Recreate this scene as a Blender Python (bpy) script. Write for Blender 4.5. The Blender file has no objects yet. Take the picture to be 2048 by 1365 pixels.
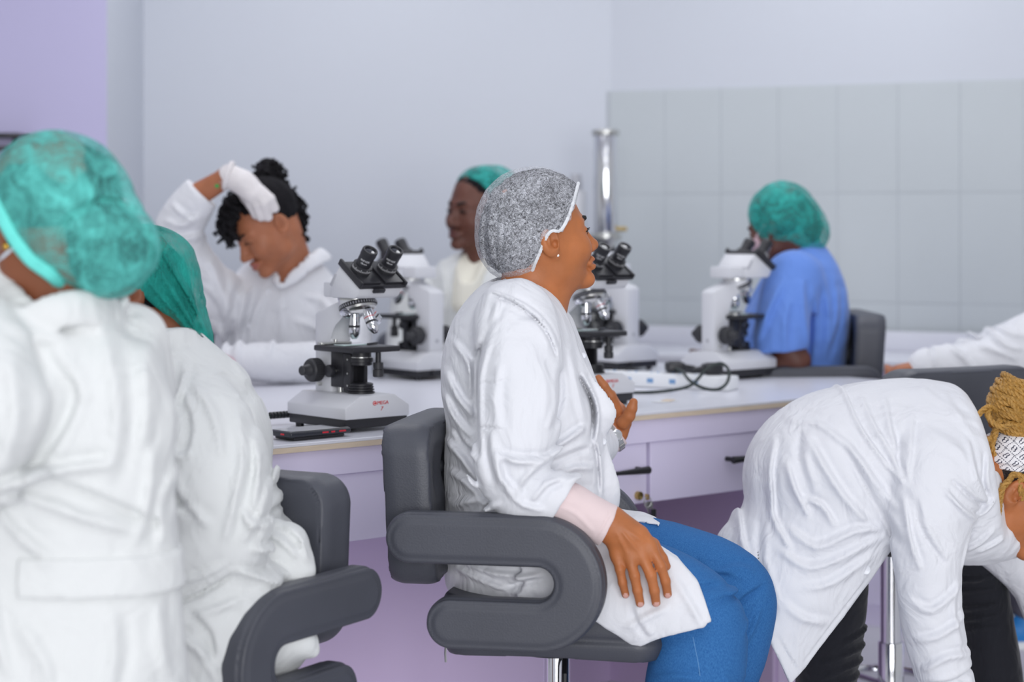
import bpy, bmesh, math, random
import numpy as np
from mathutils import Vector, Matrix

random.seed(7)
SC = bpy.context.scene
COL = SC.collection
f32 = np.float32

# ------------------------------------------------------------------ camera, world, lights, exposure
CAM_H = 1.38                       # eye height of the photographer
F_PX, HOR, MID = 3982.0, 436.0, 1024.0   # focal length in pixels of the 2048 wide photo, horizon row, middle column
cam_data = bpy.data.cameras.new('camera')
cam = bpy.data.objects.new('camera', cam_data)
COL.objects.link(cam)
cam.location = (0, 0, CAM_H)
cam.rotation_euler = (math.pi / 2, 0, 0)
cam_data.sensor_width = 36.0
cam_data.lens = 70.0
cam_data.shift_y = -(682.5 - HOR) / 2048.0
cam_data.dof.use_dof = True
cam_data.dof.focus_distance = 3.86
cam_data.dof.aperture_fstop = 2.7
cam_data.clip_start = 0.05
SC.camera = cam

world = bpy.data.worlds.new('world')
SC.world = world
world.use_nodes = True
world.node_tree.nodes['Background'].inputs[0].default_value = (0.93, 0.95, 1.0, 1)
world.node_tree.nodes['Background'].inputs[1].default_value = 0.95

def area_light(name, loc, size, power, color=(1, 1, 1), rot=(0, 0, 0)):
    l = bpy.data.lights.new(name, 'AREA')
    l.shape = 'RECTANGLE'
    l.size, l.size_y = size
    l.energy = power
    l.color = color
    o = bpy.data.objects.new(name, l)
    o.location = loc
    o.rotation_euler = rot
    COL.objects.link(o)
    return o

# the ceiling's LED panels, and a broad fill light added behind the camera
for (lx, ly, pw) in ((-0.5, 1.5, 13), (0.9, 1.5, 16), (-0.9, 3.0, 6), (0.9, 3.2, 7), (-0.9, 5.2, 18), (1.0, 5.4, 18), (-0.6, 6.7, 16), (1.0, 6.5, 14)):
    area_light('led_panel_light', (lx, ly, 2.93), (0.9, 0.9), pw, (0.96, 0.97, 1.0))
area_light('front_fill_light', (0.9, -4.2, 1.8), (4.6, 2.6), 610, (0.98, 0.985, 1.0), (math.radians(90), 0, math.radians(6)))

SC.view_settings.view_transform = 'Standard'
SC.view_settings.look = 'None'
SC.view_settings.gamma = 1.0
SC.view_settings.use_curve_mapping = False
SC.view_settings.exposure = -0.90

# ------------------------------------------------------------------ small helpers
def at(px, py, D):
    """point at depth D seen at photo pixel px, py"""
    return np.array([(px - MID) * D / F_PX, D, CAM_H - (py - HOR) * D / F_PX])

def lin(r, g, b):
    def c(v):
        v /= 255.0
        return v / 12.92 if v <= 0.04045 else ((v + 0.055) / 1.055) ** 2.4
    return (c(r), c(g), c(b), 1.0)

# ------------------------------------------------------------------ materials
def new_mat(name):
    m = bpy.data.materials.new(name)
    m.use_nodes = True
    nt = m.node_tree
    return m, nt, nt.nodes['Principled BSDF']

def nd(nt, typ, **kw):
    n = nt.nodes.new(typ)
    for k, v in kw.items():
        setattr(n, k, v)
    return n

def mat(name, col, rough=0.5, metal=0.0, var=0.06, vscale=8.0, bump=0.0, bscale=60.0, spec=0.5, stretch=None, col2=None,
        sheen=0.0, coat=0.0, sss=0.0):
    m, nt, b = new_mat(name)
    L = nt.links
    tc = nd(nt, 'ShaderNodeTexCoord')
    mp = nd(nt, 'ShaderNodeMapping')
    L.new(tc.outputs['Object'], mp.inputs[0])
    if stretch:
        mp.inputs['Scale'].default_value = stretch
    n = nd(nt, 'ShaderNodeTexNoise')
    n.inputs['Scale'].default_value = vscale
    n.inputs['Detail'].default_value = 4
    L.new(mp.outputs[0], n.inputs['Vector'])
    r = nd(nt, 'ShaderNodeMapRange')
    r.inputs['From Min'].default_value = 0.3
    r.inputs['From Max'].default_value = 0.7
    L.new(n.outputs['Fac'], r.inputs['Value'])
    mx = nd(nt, 'ShaderNodeMix', data_type='RGBA')
    L.new(r.outputs[0], mx.inputs['Factor'])
    c = np.array(col[:3])
    c2 = np.array(col2[:3]) if col2 is not None else np.clip(c * (1 - 2 * var), 0, 1)
    mx.inputs['A'].default_value = (*c, 1)
    mx.inputs['B'].default_value = (*c2, 1)
    L.new(mx.outputs['Result'], b.inputs['Base Color'])
    b.inputs['Roughness'].default_value = rough
    b.inputs['Metallic'].default_value = metal
    b.inputs['Specular IOR Level'].default_value = spec
    if sheen:
        b.inputs['Sheen Weight'].default_value = sheen
    if coat:
        b.inputs['Coat Weight'].default_value = coat
    if sss:
        b.inputs['Subsurface Weight'].default_value = sss
        b.inputs['Subsurface Radius'].default_value = (1.0, 0.35, 0.2)
        b.inputs['Subsurface Scale'].default_value = 0.006
    if bump:
        n2 = nd(nt, 'ShaderNodeTexNoise')
        n2.inputs['Scale'].default_value = bscale
        n2.inputs['Detail'].default_value = 5
        L.new(mp.outputs[0], n2.inputs['Vector'])
        bp_ = nd(nt, 'ShaderNodeBump')
        bp_.inputs['Strength'].default_value = bump
        bp_.inputs['Distance'].default_value = 0.01
        L.new(n2.outputs['Fac'], bp_.inputs['Height'])
        L.new(bp_.outputs[0], b.inputs['Normal'])
    return m

def cloth_mat(name, col, amount=0.5, rough=0.85):
    """woven cotton: soft long creases plus a fine weave"""
    m, nt, b = new_mat(name)
    L = nt.links
    tc = nd(nt, 'ShaderNodeTexCoord')
    dist = nd(nt, 'ShaderNodeTexNoise')
    dist.inputs['Scale'].default_value = 5.0
    dist.inputs['Detail'].default_value = 2
    L.new(tc.outputs['Object'], dist.inputs['Vector'])
    mp = nd(nt, 'ShaderNodeMapping')
    mp.inputs['Scale'].default_value = (1.0, 1.0, 0.45)
    mp.inputs['Rotation'].default_value = (0.2, 0.5, 0.3)
    L.new(tc.outputs['Object'], mp.inputs[0])
    add = nd(nt, 'ShaderNodeMix', data_type='VECTOR')
    add.inputs['Factor'].default_value = 0.22
    L.new(mp.outputs[0], add.inputs['A'])
    L.new(dist.outputs['Color'], add.inputs['B'])
    n1 = nd(nt, 'ShaderNodeTexNoise')
    n1.inputs['Scale'].default_value = 11.0
    n1.inputs['Detail'].default_value = 3.5
    n1.inputs['Roughness'].default_value = 0.55
    L.new(add.outputs['Result'], n1.inputs['Vector'])
    n2 = nd(nt, 'ShaderNodeTexNoise')
    n2.inputs['Scale'].default_value = 420.0
    L.new(tc.outputs['Object'], n2.inputs['Vector'])
    b1 = nd(nt, 'ShaderNodeBump')
    b1.inputs['Strength'].default_value = amount
    b1.inputs['Distance'].default_value = 0.035
    L.new(n1.outputs['Fac'], b1.inputs['Height'])
    b2 = nd(nt, 'ShaderNodeBump')
    b2.inputs['Strength'].default_value = 0.12
    b2.inputs['Distance'].default_value = 0.002
    L.new(n2.outputs['Fac'], b2.inputs['Height'])
    L.new(b1.outputs[0], b2.inputs['Normal'])
    L.new(b2.outputs[0], b.inputs['Normal'])
    b.inputs['Base Color'].default_value = col
    b.inputs['Roughness'].default_value = rough
    b.inputs['Sheen Weight'].default_value = 0.15
    b.inputs['Specular IOR Level'].default_value = 0.25
    return m

def net_mat(name, fibre, lo, hi, scale, stretch=(1, 1, 1), thread=0.5):
    """thin non-woven web: opaque fibres with see-through gaps between them"""
    m, nt, b = new_mat(name)
    L = nt.links
    tc = nd(nt, 'ShaderNodeTexCoord')
    mp = nd(nt, 'ShaderNodeMapping')
    mp.inputs['Scale'].default_value = stretch
    L.new(tc.outputs['Object'], mp.inputs[0])
    n = nd(nt, 'ShaderNodeTexNoise')
    n.inputs['Scale'].default_value = scale
    n.inputs['Detail'].default_value = 5
    n.inputs['Roughness'].default_value = 0.7
    n.inputs['Distortion'].default_value = 1.5
    L.new(mp.outputs[0], n.inputs['Vector'])
    # thin bright threads where a second noise crosses its middle value
    n3 = nd(nt, 'ShaderNodeTexNoise')
    n3.inputs['Scale'].default_value = scale * 0.9
    n3.inputs['Detail'].default_value = 3
    n3.inputs['Distortion'].default_value = 2.5
    L.new(mp.outputs[0], n3.inputs['Vector'])
    sub = nd(nt, 'ShaderNodeMath', operation='SUBTRACT')
    sub.inputs[1].default_value = 0.5
    L.new(n3.outputs['Fac'], sub.inputs[0])
    ab = nd(nt, 'ShaderNodeMath', operation='ABSOLUTE')
    L.new(sub.outputs[0], ab.inputs[0])
    r2 = nd(nt, 'ShaderNodeMapRange')
    r2.inputs['From Min'].default_value = 0.0
    r2.inputs['From Max'].default_value = 0.035
    r2.inputs['To Min'].default_value = thread
    r2.inputs['To Max'].default_value = 0.0
    L.new(ab.outputs[0], r2.inputs['Value'])
    r = nd(nt, 'ShaderNodeMapRange')
    r.inputs['From Min'].default_value = 0.32
    r.inputs['From Max'].default_value = 0.68
    r.inputs['To Min'].default_value = lo
    r.inputs['To Max'].default_value = hi
    L.new(n.outputs['Fac'], r.inputs['Value'])
    sm_ = nd(nt, 'ShaderNodeMath', operation='ADD', use_clamp=True)
    L.new(r.outputs[0], sm_.inputs[0])
    L.new(r2.outputs[0], sm_.inputs[1])
    big = nd(nt, 'ShaderNodeTexNoise')
    big.inputs['Scale'].default_value = 17.0
    big.inputs['Detail'].default_value = 2
    L.new(tc.outputs['Object'], big.inputs['Vector'])
    rb_ = nd(nt, 'ShaderNodeMapRange')
    rb_.inputs['From Min'].default_value = 0.3
    rb_.inputs['From Max'].default_value = 0.7
    rb_.inputs['To Min'].default_value = 0.65
    rb_.inputs['To Max'].default_value = 1.15
    L.new(big.outputs['Fac'], rb_.inputs['Value'])
    mu = nd(nt, 'ShaderNodeMath', operation='MULTIPLY', use_clamp=True)
    L.new(sm_.outputs[0], mu.inputs[0])
    L.new(rb_.outputs[0], mu.inputs[1])
    L.new(mu.outputs[0], b.inputs['Alpha'])
    b.inputs['Base Color'].default_value = fibre
    b.inputs['Roughness'].default_value = 0.8
    bp_ = nd(nt, 'ShaderNodeBump')
    bp_.inputs['Strength'].default_value = 0.4
    bp_.inputs['Distance'].default_value = 0.004
    L.new(n.outputs['Fac'], bp_.inputs['Height'])
    L.new(bp_.outputs[0], b.inputs['Normal'])
    return m

M = {}
M['wall_white'] = mat('painted_wall_white', lin(206, 210, 219), 0.7, var=0.01, vscale=1.5)
M['wall_lilac'] = mat('painted_wall_lilac', lin(198, 193, 228), 0.6, var=0.015, vscale=1.5)
M['tile'] = mat('ceramic_tile_grey', lin(196, 202, 206), 0.35, var=0.02, vscale=2.0)
M['grout'] = mat('tile_grout', lin(186, 191, 197), 0.9, var=0.02)
M['floor'] = mat('floor_tile', lin(222, 222, 226), 0.35, var=0.04, vscale=3)
M['ceiling'] = mat('ceiling_paint', lin(236, 237, 240), 0.9, var=0.01)
M['laminate'] = mat('white_laminate', lin(226, 227, 236), 0.28, var=0.012, vscale=3)
M['ply'] = mat('birch_edge', lin(226, 208, 186), 0.6, var=0.08, vscale=14, stretch=(1, 1, 12))
M['lilac'] = mat('lilac_board', lin(236, 228, 254), 0.32, var=0.012, vscale=2)
M['lilac_deep'] = mat('lilac_board_deep', lin(224, 204, 238), 0.3, var=0.02, vscale=2)
M['black_metal'] = mat('black_metal', lin(28, 28, 32), 0.35, var=0.05)
M['chrome'] = mat('chrome', lin(225, 226, 230), 0.12, metal=1.0, var=0.01)
M['steel'] = mat('brushed_steel', lin(205, 205, 202), 0.28, metal=1.0, var=0.05, stretch=(40, 40, 1))
M['leather'] = mat('dark_grey_leatherette', lin(74, 76, 85), 0.46, var=0.08, vscale=5, bump=0.10, bscale=320, spec=0.5)
M['enamel'] = mat('pale_grey_enamel', lin(214, 215, 220), 0.38, var=0.015, vscale=4)
M['enamel_dark'] = mat('mid_grey_enamel', lin(178, 179, 186), 0.4, var=0.015)
M['black_plastic'] = mat('black_plastic', lin(40, 40, 45), 0.42, var=0.08, bump=0.05, bscale=300)
M['knob_black'] = mat('black_rubber', lin(50, 50, 54), 0.5, var=0.08)
M['lens'] = mat('lens_glass', lin(20, 22, 34), 0.05, var=0.0, coat=1.0)
M['red_print'] = mat('red_print', lin(206, 32, 38), 0.5, var=0.02)
M['white_print'] = mat('white_print', lin(235, 235, 238), 0.5, var=0.02)
M['slide_glass'] = mat('slide_glass', lin(200, 222, 220), 0.06, var=0.0, coat=1.0)
M['white_plastic'] = mat('white_plastic', lin(238, 240, 243), 0.35, var=0.01)
M['blue_print'] = mat('blue_print', lin(120, 160, 205), 0.5, var=0.02)
M['cord'] = mat('dark_cord', lin(34, 46, 44), 0.5, var=0.05)
M['phone'] = mat('phone_case', lin(44, 46, 54), 0.35, var=0.03)
M['phone_red'] = mat('red_button', lin(205, 40, 56), 0.4, var=0.02)
M['brass'] = mat('brass', lin(196, 170, 110), 0.3, metal=1.0)
M['coat'] = cloth_mat('white_cotton_coat', lin(226, 227, 232), 0.58)
M['coat_warm'] = cloth_mat('soft_white_coat', lin(218, 220, 220), 0.55)
M['coat_cream'] = cloth_mat('cream_cotton', lin(236, 233, 220), 0.3)
M['scrubs'] = cloth_mat('blue_scrubs', lin(104, 142, 218), 0.45)
M['pink'] = cloth_mat('pale_pink_knit', lin(228, 208, 208), 0.2)
M['lilac_cloth'] = cloth_mat('pale_lilac_cloth', lin(206, 196, 222), 0.3)
M['black_denim'] = cloth_mat('black_denim', lin(30, 31, 38), 0.5)
M['glove'] = mat('latex_glove', lin(226, 221, 222), 0.45, var=0.06, vscale=30, bump=0.15, bscale=70)
M['mask'] = cloth_mat('surgical_mask', lin(214, 226, 240), 0.25)
M['mask_pink'] = cloth_mat('pink_surgical_mask', lin(206, 176, 184), 0.25)

def denim_mat(name, a, b2, scale):
    m = mat(name, a, 0.85, var=0.0, vscale=scale, bump=0.12, bscale=scale * 1.4, spec=0.2, stretch=(1, 1, 0.35), col2=b2)
    return m
M['denim'] = denim_mat('blue_denim', lin(62, 118, 176), lin(38, 90, 150), 700)
M['grey_denim'] = denim_mat('grey_washed_denim', lin(112, 110, 120), lin(64, 63, 74), 40)
M['hair'] = mat('black_hair', lin(22, 20, 25), 0.8, spec=0.2, var=0.2, vscale=90, bump=0.8, bscale=130, stretch=(1, 1, 0.3))
M['hair_curl'] = mat('curly_black_hair', lin(22, 20, 25), 0.75, spec=0.25, var=0.2, vscale=60, bump=1.0, bscale=90)
M['hair_brown'] = mat('brown_black_hair', lin(44, 33, 34), 0.6, var=0.25, vscale=40, bump=0.9, bscale=110)
M['braid'] = mat('golden_braid', lin(196, 148, 72), 0.45, var=0.18, vscale=160, bump=0.5, bscale=260)
M['eye_white'] = mat('eye_white', lin(222, 214, 208), 0.2, var=0.02)
M['eye_dark'] = mat('dark_iris', lin(24, 16, 14), 0.1, var=0.0)
M['brow'] = mat('eyebrow_hair', lin(24, 18, 18), 0.8, var=0.1)
M['pearl'] = mat('pearl', lin(245, 240, 235), 0.15, var=0.0, coat=1.0)
M['gold'] = mat('gold', lin(224, 180, 84), 0.25, metal=1.0)
M['nail'] = mat('finger_nail', lin(208, 158, 146), 0.25, var=0.02)
M['button'] = mat('coat_button', lin(226, 228, 234), 0.3, var=0.01)
def skin(name, c, lips):
    a = mat(name, lin(*c), 0.48, var=0.10, vscale=22, bump=0.06, bscale=260, sss=0.12, spec=0.4)
    b = mat(name + '_lips', lin(*lips), 0.38, var=0.06, vscale=60, sss=0.1)
    return [a, b, M['nail']]
SK_MAIN = skin('skin_warm_brown', (186, 114, 68), (160, 90, 72))
SK_DARK = skin('skin_dark', (104, 64, 52), (96, 54, 50))
SK_MID = skin('skin_mid', (176, 112, 80), (168, 96, 84))
SK_DEEP = skin('skin_deep', (140, 84, 58), (120, 66, 58))
M['net_white'] = net_mat('clear_hairnet', lin(232, 234, 242), 0.0, 0.62, 120, thread=0.6)
M['net_teal'] = net_mat('teal_hairnet', lin(92, 196, 188), 0.26, 0.96, 20, thread=0.25)
M['net_teal2'] = net_mat('teal_hairnet_long', lin(22, 158, 146), 0.62, 0.95, 60, stretch=(1.0, 1.0, 0.25), thread=0.2)
M['net_green'] = net_mat('green_hairnet', lin(44, 166, 158), 0.30, 0.96, 20, thread=0.2)
M['band_white'] = mat('white_elastic', lin(236, 238, 242), 0.7, var=0.08, vscale=80, bump=0.4, bscale=160)
M['band_teal'] = mat('teal_elastic', lin(110, 226, 216), 0.7, var=0.06, vscale=40, bump=0.4, bscale=80)

# ------------------------------------------------------------------ object helpers
def link(o, parent=None):
    COL.objects.link(o)
    if parent is not None:
        o.parent = parent
    return o

def tag(o, label=None, cat=None, group=None, kind=None):
    if label: o['label'] = label
    if cat: o['category'] = cat
    if group: o['group'] = group
    if kind: o['kind'] = kind
    return o

def empty(name, loc=(0, 0, 0), rz=0.0):
    o = bpy.data.objects.new(name, None)
    o.empty_display_size = 0.1
    o.location = tuple(float(v) for v in loc)
    o.rotation_euler = (0, 0, rz)
    return link(o)

def copy_tree(o, parent=None):
    c = o.copy()
    COL.objects.link(c)
    c.parent = parent
    for ch in list(o.children):
        copy_tree(ch, c)
    return c

def np_mesh(name, V, Q, mats, parent=None, smooth=True, off=None, midx=None):
    """one mesh object out of vertex and quad arrays (world coordinates minus the root's place)"""
    V = np.asarray(V, dtype=f32)
    if off is not None:
        V = V - np.asarray(off, dtype=f32)
    me = bpy.data.meshes.new(name)
    nq, k = Q.shape
    me.vertices.add(len(V)); me.loops.add(nq * k); me.polygons.add(nq)
    me.vertices.foreach_set('co', np.ascontiguousarray(V, dtype=f32).ravel())
    me.loops.foreach_set('vertex_index', np.ascontiguousarray(Q, dtype=np.int32).ravel())
    me.polygons.foreach_set('loop_start', np.arange(nq, dtype=np.int32) * k)
    if smooth:
        me.polygons.foreach_set('use_smooth', np.ones(nq, dtype=bool))
    if midx is not None:
        me.polygons.foreach_set('material_index', np.asarray(midx, dtype=np.int32))
    for m in (mats if isinstance(mats, (list, tuple)) else [mats]):
        me.materials.append(m)
    me.update(calc_edges=True)
    me.validate()
    return link(bpy.data.objects.new(name, me), parent)

class MB:
    """collects simple solids in one bmesh"""
    def __init__(s):
        s.bm = bmesh.new()
    def _xf(s, vs, mx):
        for v in vs:
            v.co = mx @ v.co
    def box(s, c, size, rz=0.0, bev=0.0, ry=0.0, rx=0.0, seg=2):
        r = bmesh.ops.create_cube(s.bm, size=1.0)
        vs = r['verts']
        for v in vs:
            v.co = Vector((v.co.x * size[0], v.co.y * size[1], v.co.z * size[2]))
        if bev:
            es = list({e for v in vs for e in v.link_edges})
            rr = bmesh.ops.bevel(s.bm, geom=es, offset=bev, segments=seg, affect='EDGES', profile=0.5)
            vs = list({v for f in rr['faces'] for v in f.verts} | {v for v in vs if v.is_valid})
        mx = Matrix.Translation(c) @ Matrix.Rotation(rz, 4, 'Z') @ Matrix.Rotation(ry, 4, 'Y') @ Matrix.Rotation(rx, 4, 'X')
        s._xf(vs, mx)
        return s
    def lathe(s, p0, axis, prof, seg=24):
        """prof: list of (distance along axis, radius)"""
        ax = Vector(axis).normalized()
        u = ax.orthogonal().normalized()
        w = ax.cross(u)
        p0 = Vector(p0)
        rings = []
        for (t, r) in prof:
            c = p0 + ax * t
            if r < 1e-6:
                rings.append([s.bm.verts.new(c)])
            else:
                rings.append([s.bm.verts.new(c + (u * math.cos(2 * math.pi * k / seg) + w * math.sin(2 * math.pi * k / seg)) * r) for k in range(seg)])
        for a, b in zip(rings, rings[1:]):
            for k in range(seg):
                k2 = (k + 1) % seg
                if len(a) == 1 and len(b) == 1:
                    continue
                if len(a) == 1:
                    s.bm.faces.new((a[0], b[k], b[k2]))
                elif len(b) == 1:
                    s.bm.faces.new((a[k], b[0], a[k2]))
                else:
                    s.bm.faces.new((a[k], b[k], b[k2], a[k2]))
        for ring, rev in ((rings[0], True), (rings[-1], False)):
            if len(ring) > 1:
                s.bm.faces.new(ring)
        return s
    def cyl(s, a, b, r, r2=None, seg=24, bev=0.0):
        a, b = Vector(a), Vector(b)
        L = (b - a).length
        r2 = r if r2 is None else r2
        if bev:
            return s.lathe(a, b - a, [(0, r - bev), (bev * 0.3, r - bev * 0.3), (bev, r), (L - bev, r2), (L - bev * 0.3, r2 - bev * 0.3), (L, r2 - bev)], seg)
        return s.lathe(a, b - a, [(0, r), (L, r2)], seg)
    def prism(s, poly, axis, lo, hi, bev=0.0):
        """polygon of two coordinates extruded along 'y' (poly is x,z) or 'x' (poly is y,z) or 'z' (poly is x,y)"""
        def pt(p, h):
            return {'y': (p[0], h, p[1]), 'x': (h, p[0], p[1]), 'z': (p[0], p[1], h)}[axis]
        a = [s.bm.verts.new(pt(p, lo)) for p in poly]
        b = [s.bm.verts.new(pt(p, hi)) for p in poly]
        n = len(poly)
        fs = [s.bm.faces.new(a), s.bm.faces.new(b[::-1])]
        for k in range(n):
            fs.append(s.bm.faces.new((a[k], b[k], b[(k + 1) % n], a[(k + 1) % n])))
        if bev:
            es = list({e for f in fs for e in f.edges})
            bmesh.ops.bevel(s.bm, geom=es, offset=bev, segments=2, affect='EDGES', profile=0.5)
        return s
    def tube(s, pts, r, seg=8, rfun=None):
        P = [Vector(p) for p in pts]
        n = len(P)
        rings = []
        u = None
        for i in range(n):
            t = (P[min(i + 1, n - 1)] - P[max(i - 1, 0)]).normalized()
            if u is None:
                u = t.orthogonal().normalized()
            u = (u - t * u.dot(t)).normalized()
            w = t.cross(u)
            rr = r if rfun is None else r * rfun(i / (n - 1))
            rings.append([s.bm.verts.new(P[i] + (u * math.cos(2 * math.pi * k / seg) + w * math.sin(2 * math.pi * k / seg)) * rr) for k in range(seg)])
        for a, b in zip(rings, rings[1:]):
            for k in range(seg):
                s.bm.faces.new((a[k], a[(k + 1) % seg], b[(k + 1) % seg], b[k]))
        s.bm.faces.new(rings[0][::-1]); s.bm.faces.new(rings[-1])
        return s
    def build(s, name, m, parent=None, smooth=True, off=None, ang=0.6):
        bmesh.ops.recalc_face_normals(s.bm, faces=s.bm.faces)
        if off is not None:
            bmesh.ops.translate(s.bm, verts=s.bm.verts, vec=Vector([-float(v) for v in off]))
        for e in s.bm.edges:
            if len(e.link_faces) == 2 and e.calc_face_angle(0.0) > ang:
                e.smooth = False
        for fc in s.bm.faces:
            fc.smooth = smooth
        me = bpy.data.meshes.new(name)
        s.bm.to_mesh(me)
        s.bm.free()
        for k in (m if isinstance(m, (list, tuple)) else [m]):
            me.materials.append(k)
        return link(bpy.data.objects.new(name, me), parent)

def spline(pts, sub):
    P = np.asarray(pts, dtype=float)
    n = len(P)
    out = []
    for i in range(n - 1):
        p0, p1, p2, p3 = P[max(i - 1, 0)], P[i], P[i + 1], P[min(i + 2, n - 1)]
        for k in range(sub):
            t = k / sub
            out.append(0.5 * ((2 * p1) + (-p0 + p2) * t + (2 * p0 - 5 * p1 + 4 * p2 - p3) * t * t + (-p0 + 3 * p1 - 3 * p2 + p3) * t ** 3))
    out.append(P[-1])
    return np.array(out)

def text_mesh(body, size, depth=0.0004, shear=0.0):
    cu = bpy.data.curves.new('lettering', 'FONT')
    cu.body = body; cu.size = size; cu.extrude = depth; cu.shear = shear
    cu.align_x = 'CENTER'; cu.align_y = 'CENTER'
    o = bpy.data.objects.new('lettering', cu)
    COL.objects.link(o)
    bpy.context.view_layer.update()
    me = bpy.data.meshes.new_from_object(o.evaluated_get(bpy.context.evaluated_depsgraph_get()))
    bpy.data.objects.remove(o)
    me.name = 'lettering'
    return me

# ------------------------------------------------------------------ distance fields -> smooth meshes
def smin(a, b, k):
    if k <= 0: return np.minimum(a, b)
    h = np.clip(0.5 + 0.5 * (b - a) / k, 0, 1)
    return b + (a - b) * h - k * h * (1 - h)

def smax(a, b, k):
    return -smin(-a, -b, k)

def U(k, *fs):
    def f(P):
        d = fs[0](P)
        for g in fs[1:]:
            d = smin(d, g(P), k)
        return d
    return f

def SUB(k, a, b):
    return lambda P: smax(a(P), -b(P), k)

def INT(k, a, b):
    return lambda P: smax(a(P), b(P), k)

def ell(c, r, R=None):
    c = np.asarray(c, dtype=f32); r = np.asarray(r, dtype=f32)
    Rm = None if R is None else np.asarray(R, dtype=f32)
    def f(P):
        q = P - c
        if Rm is not None: q = q @ Rm
        a = q / r
        k0 = np.sqrt((a * a).sum(1)); b = a / r
        k1 = np.sqrt((b * b).sum(1)) + 1e-6
        return k0 * (k0 - 1) / k1
    return f

def cone(a, b, r1, r2):
    a = np.asarray(a, dtype=f32); b = np.asarray(b, dtype=f32)
    ba = b - a; L2 = float(ba @ ba) + 1e-12
    def f(P):
        pa = P - a
        h = np.clip((pa @ ba) / L2, 0, 1)
        q = pa - h[:, None] * ba
        return np.sqrt((q * q).sum(1)) - (r1 + (r2 - r1) * h)
    return f

def loft(pts, ra, rb=None, ax=(0, 1, 0), sub=3, k=0.0):
    """tube through pts with half-widths ra along ax and rb across it"""
    rb = ra if rb is None else rb
    arr = spline(np.column_stack([np.asarray(pts, float), np.asarray(ra, float), np.asarray(rb, float)]), sub)
    C, A, B = arr[:, :3].astype(f32), arr[:, 3].astype(f32), arr[:, 4].astype(f32)
    ax = np.asarray(ax, dtype=f32)
    segs = []
    for i in range(len(C) - 1):
        t = C[i + 1] - C[i]
        L = float(np.linalg.norm(t))
        if L < 1e-6: continue
        t = t / L
        u = ax - t * float(ax @ t)
        u = u / (np.linalg.norm(u) + 1e-9)
        w = np.cross(t, u)
        segs.append((C[i], np.column_stack([u, w, t]).astype(f32), L, A[i], A[i + 1], B[i], B[i + 1]))
    def f(P):
        d = None
        for (c, R, L, a0, a1, b0, b1) in segs:
            q = (P - c) @ R
            hz = np.clip(q[:, 2], 0, L)
            z = q[:, 2] - hz
            h = hz / L
            a = a0 + (a1 - a0) * h; b = b0 + (b1 - b0) * h
            m = np.minimum(a, b)
            x1 = q[:, 0] / a; y1 = q[:, 1] / b; z1 = z / m
            k0 = np.sqrt(x1 * x1 + y1 * y1 + z1 * z1)
            x2 = x1 / a; y2 = y1 / b; z2 = z1 / m
            k1 = np.sqrt(x2 * x2 + y2 * y2 + z2 * z2) + 1e-4
            e = k0 * (k0 - 1) / k1
            d = e if d is None else smin(d, e, k)
        return d
    return f

def chain(pts, rs, k=0.0):
    fs = [cone(pts[i], pts[i + 1], rs[i], rs[i + 1]) for i in range(len(pts) - 1)]
    return U(k, *fs) if len(fs) > 1 else fs[0]

def poly_xz(pix, D):
    """infinite prism along depth whose outline is given as photo pixels at depth D"""
    W = np.array([at(p[0], p[1], D) for p in pix])[:, [0, 2]].astype(f32)
    def f(P):
        p = P[:, [0, 2]]
        n = len(W)
        d = np.full(len(p), 1e9, dtype=f32)
        s = np.ones(len(p), dtype=f32)
        for i in range(n):
            j = (i - 1) % n
            e = W[j] - W[i]; w = p - W[i]
            b = w - e * np.clip((w @ e) / (e @ e), 0, 1)[:, None]
            d = np.minimum(d, (b * b).sum(1))
            c1 = p[:, 1] >= W[i][1]; c2 = p[:, 1] < W[j][1]; c3 = e[0] * w[:, 1] > e[1] * w[:, 0]
            flip = (c1 & c2 & c3) | (~c1 & ~c2 & ~c3)
            s = np.where(flip, -s, s)
        return s * np.sqrt(d)
    return f

def half(n, p):
    n = np.asarray(n, dtype=f32); n = n / np.linalg.norm(n)
    c = float(n @ np.asarray(p, dtype=f32))
    return lambda P: P @ n - c

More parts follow.
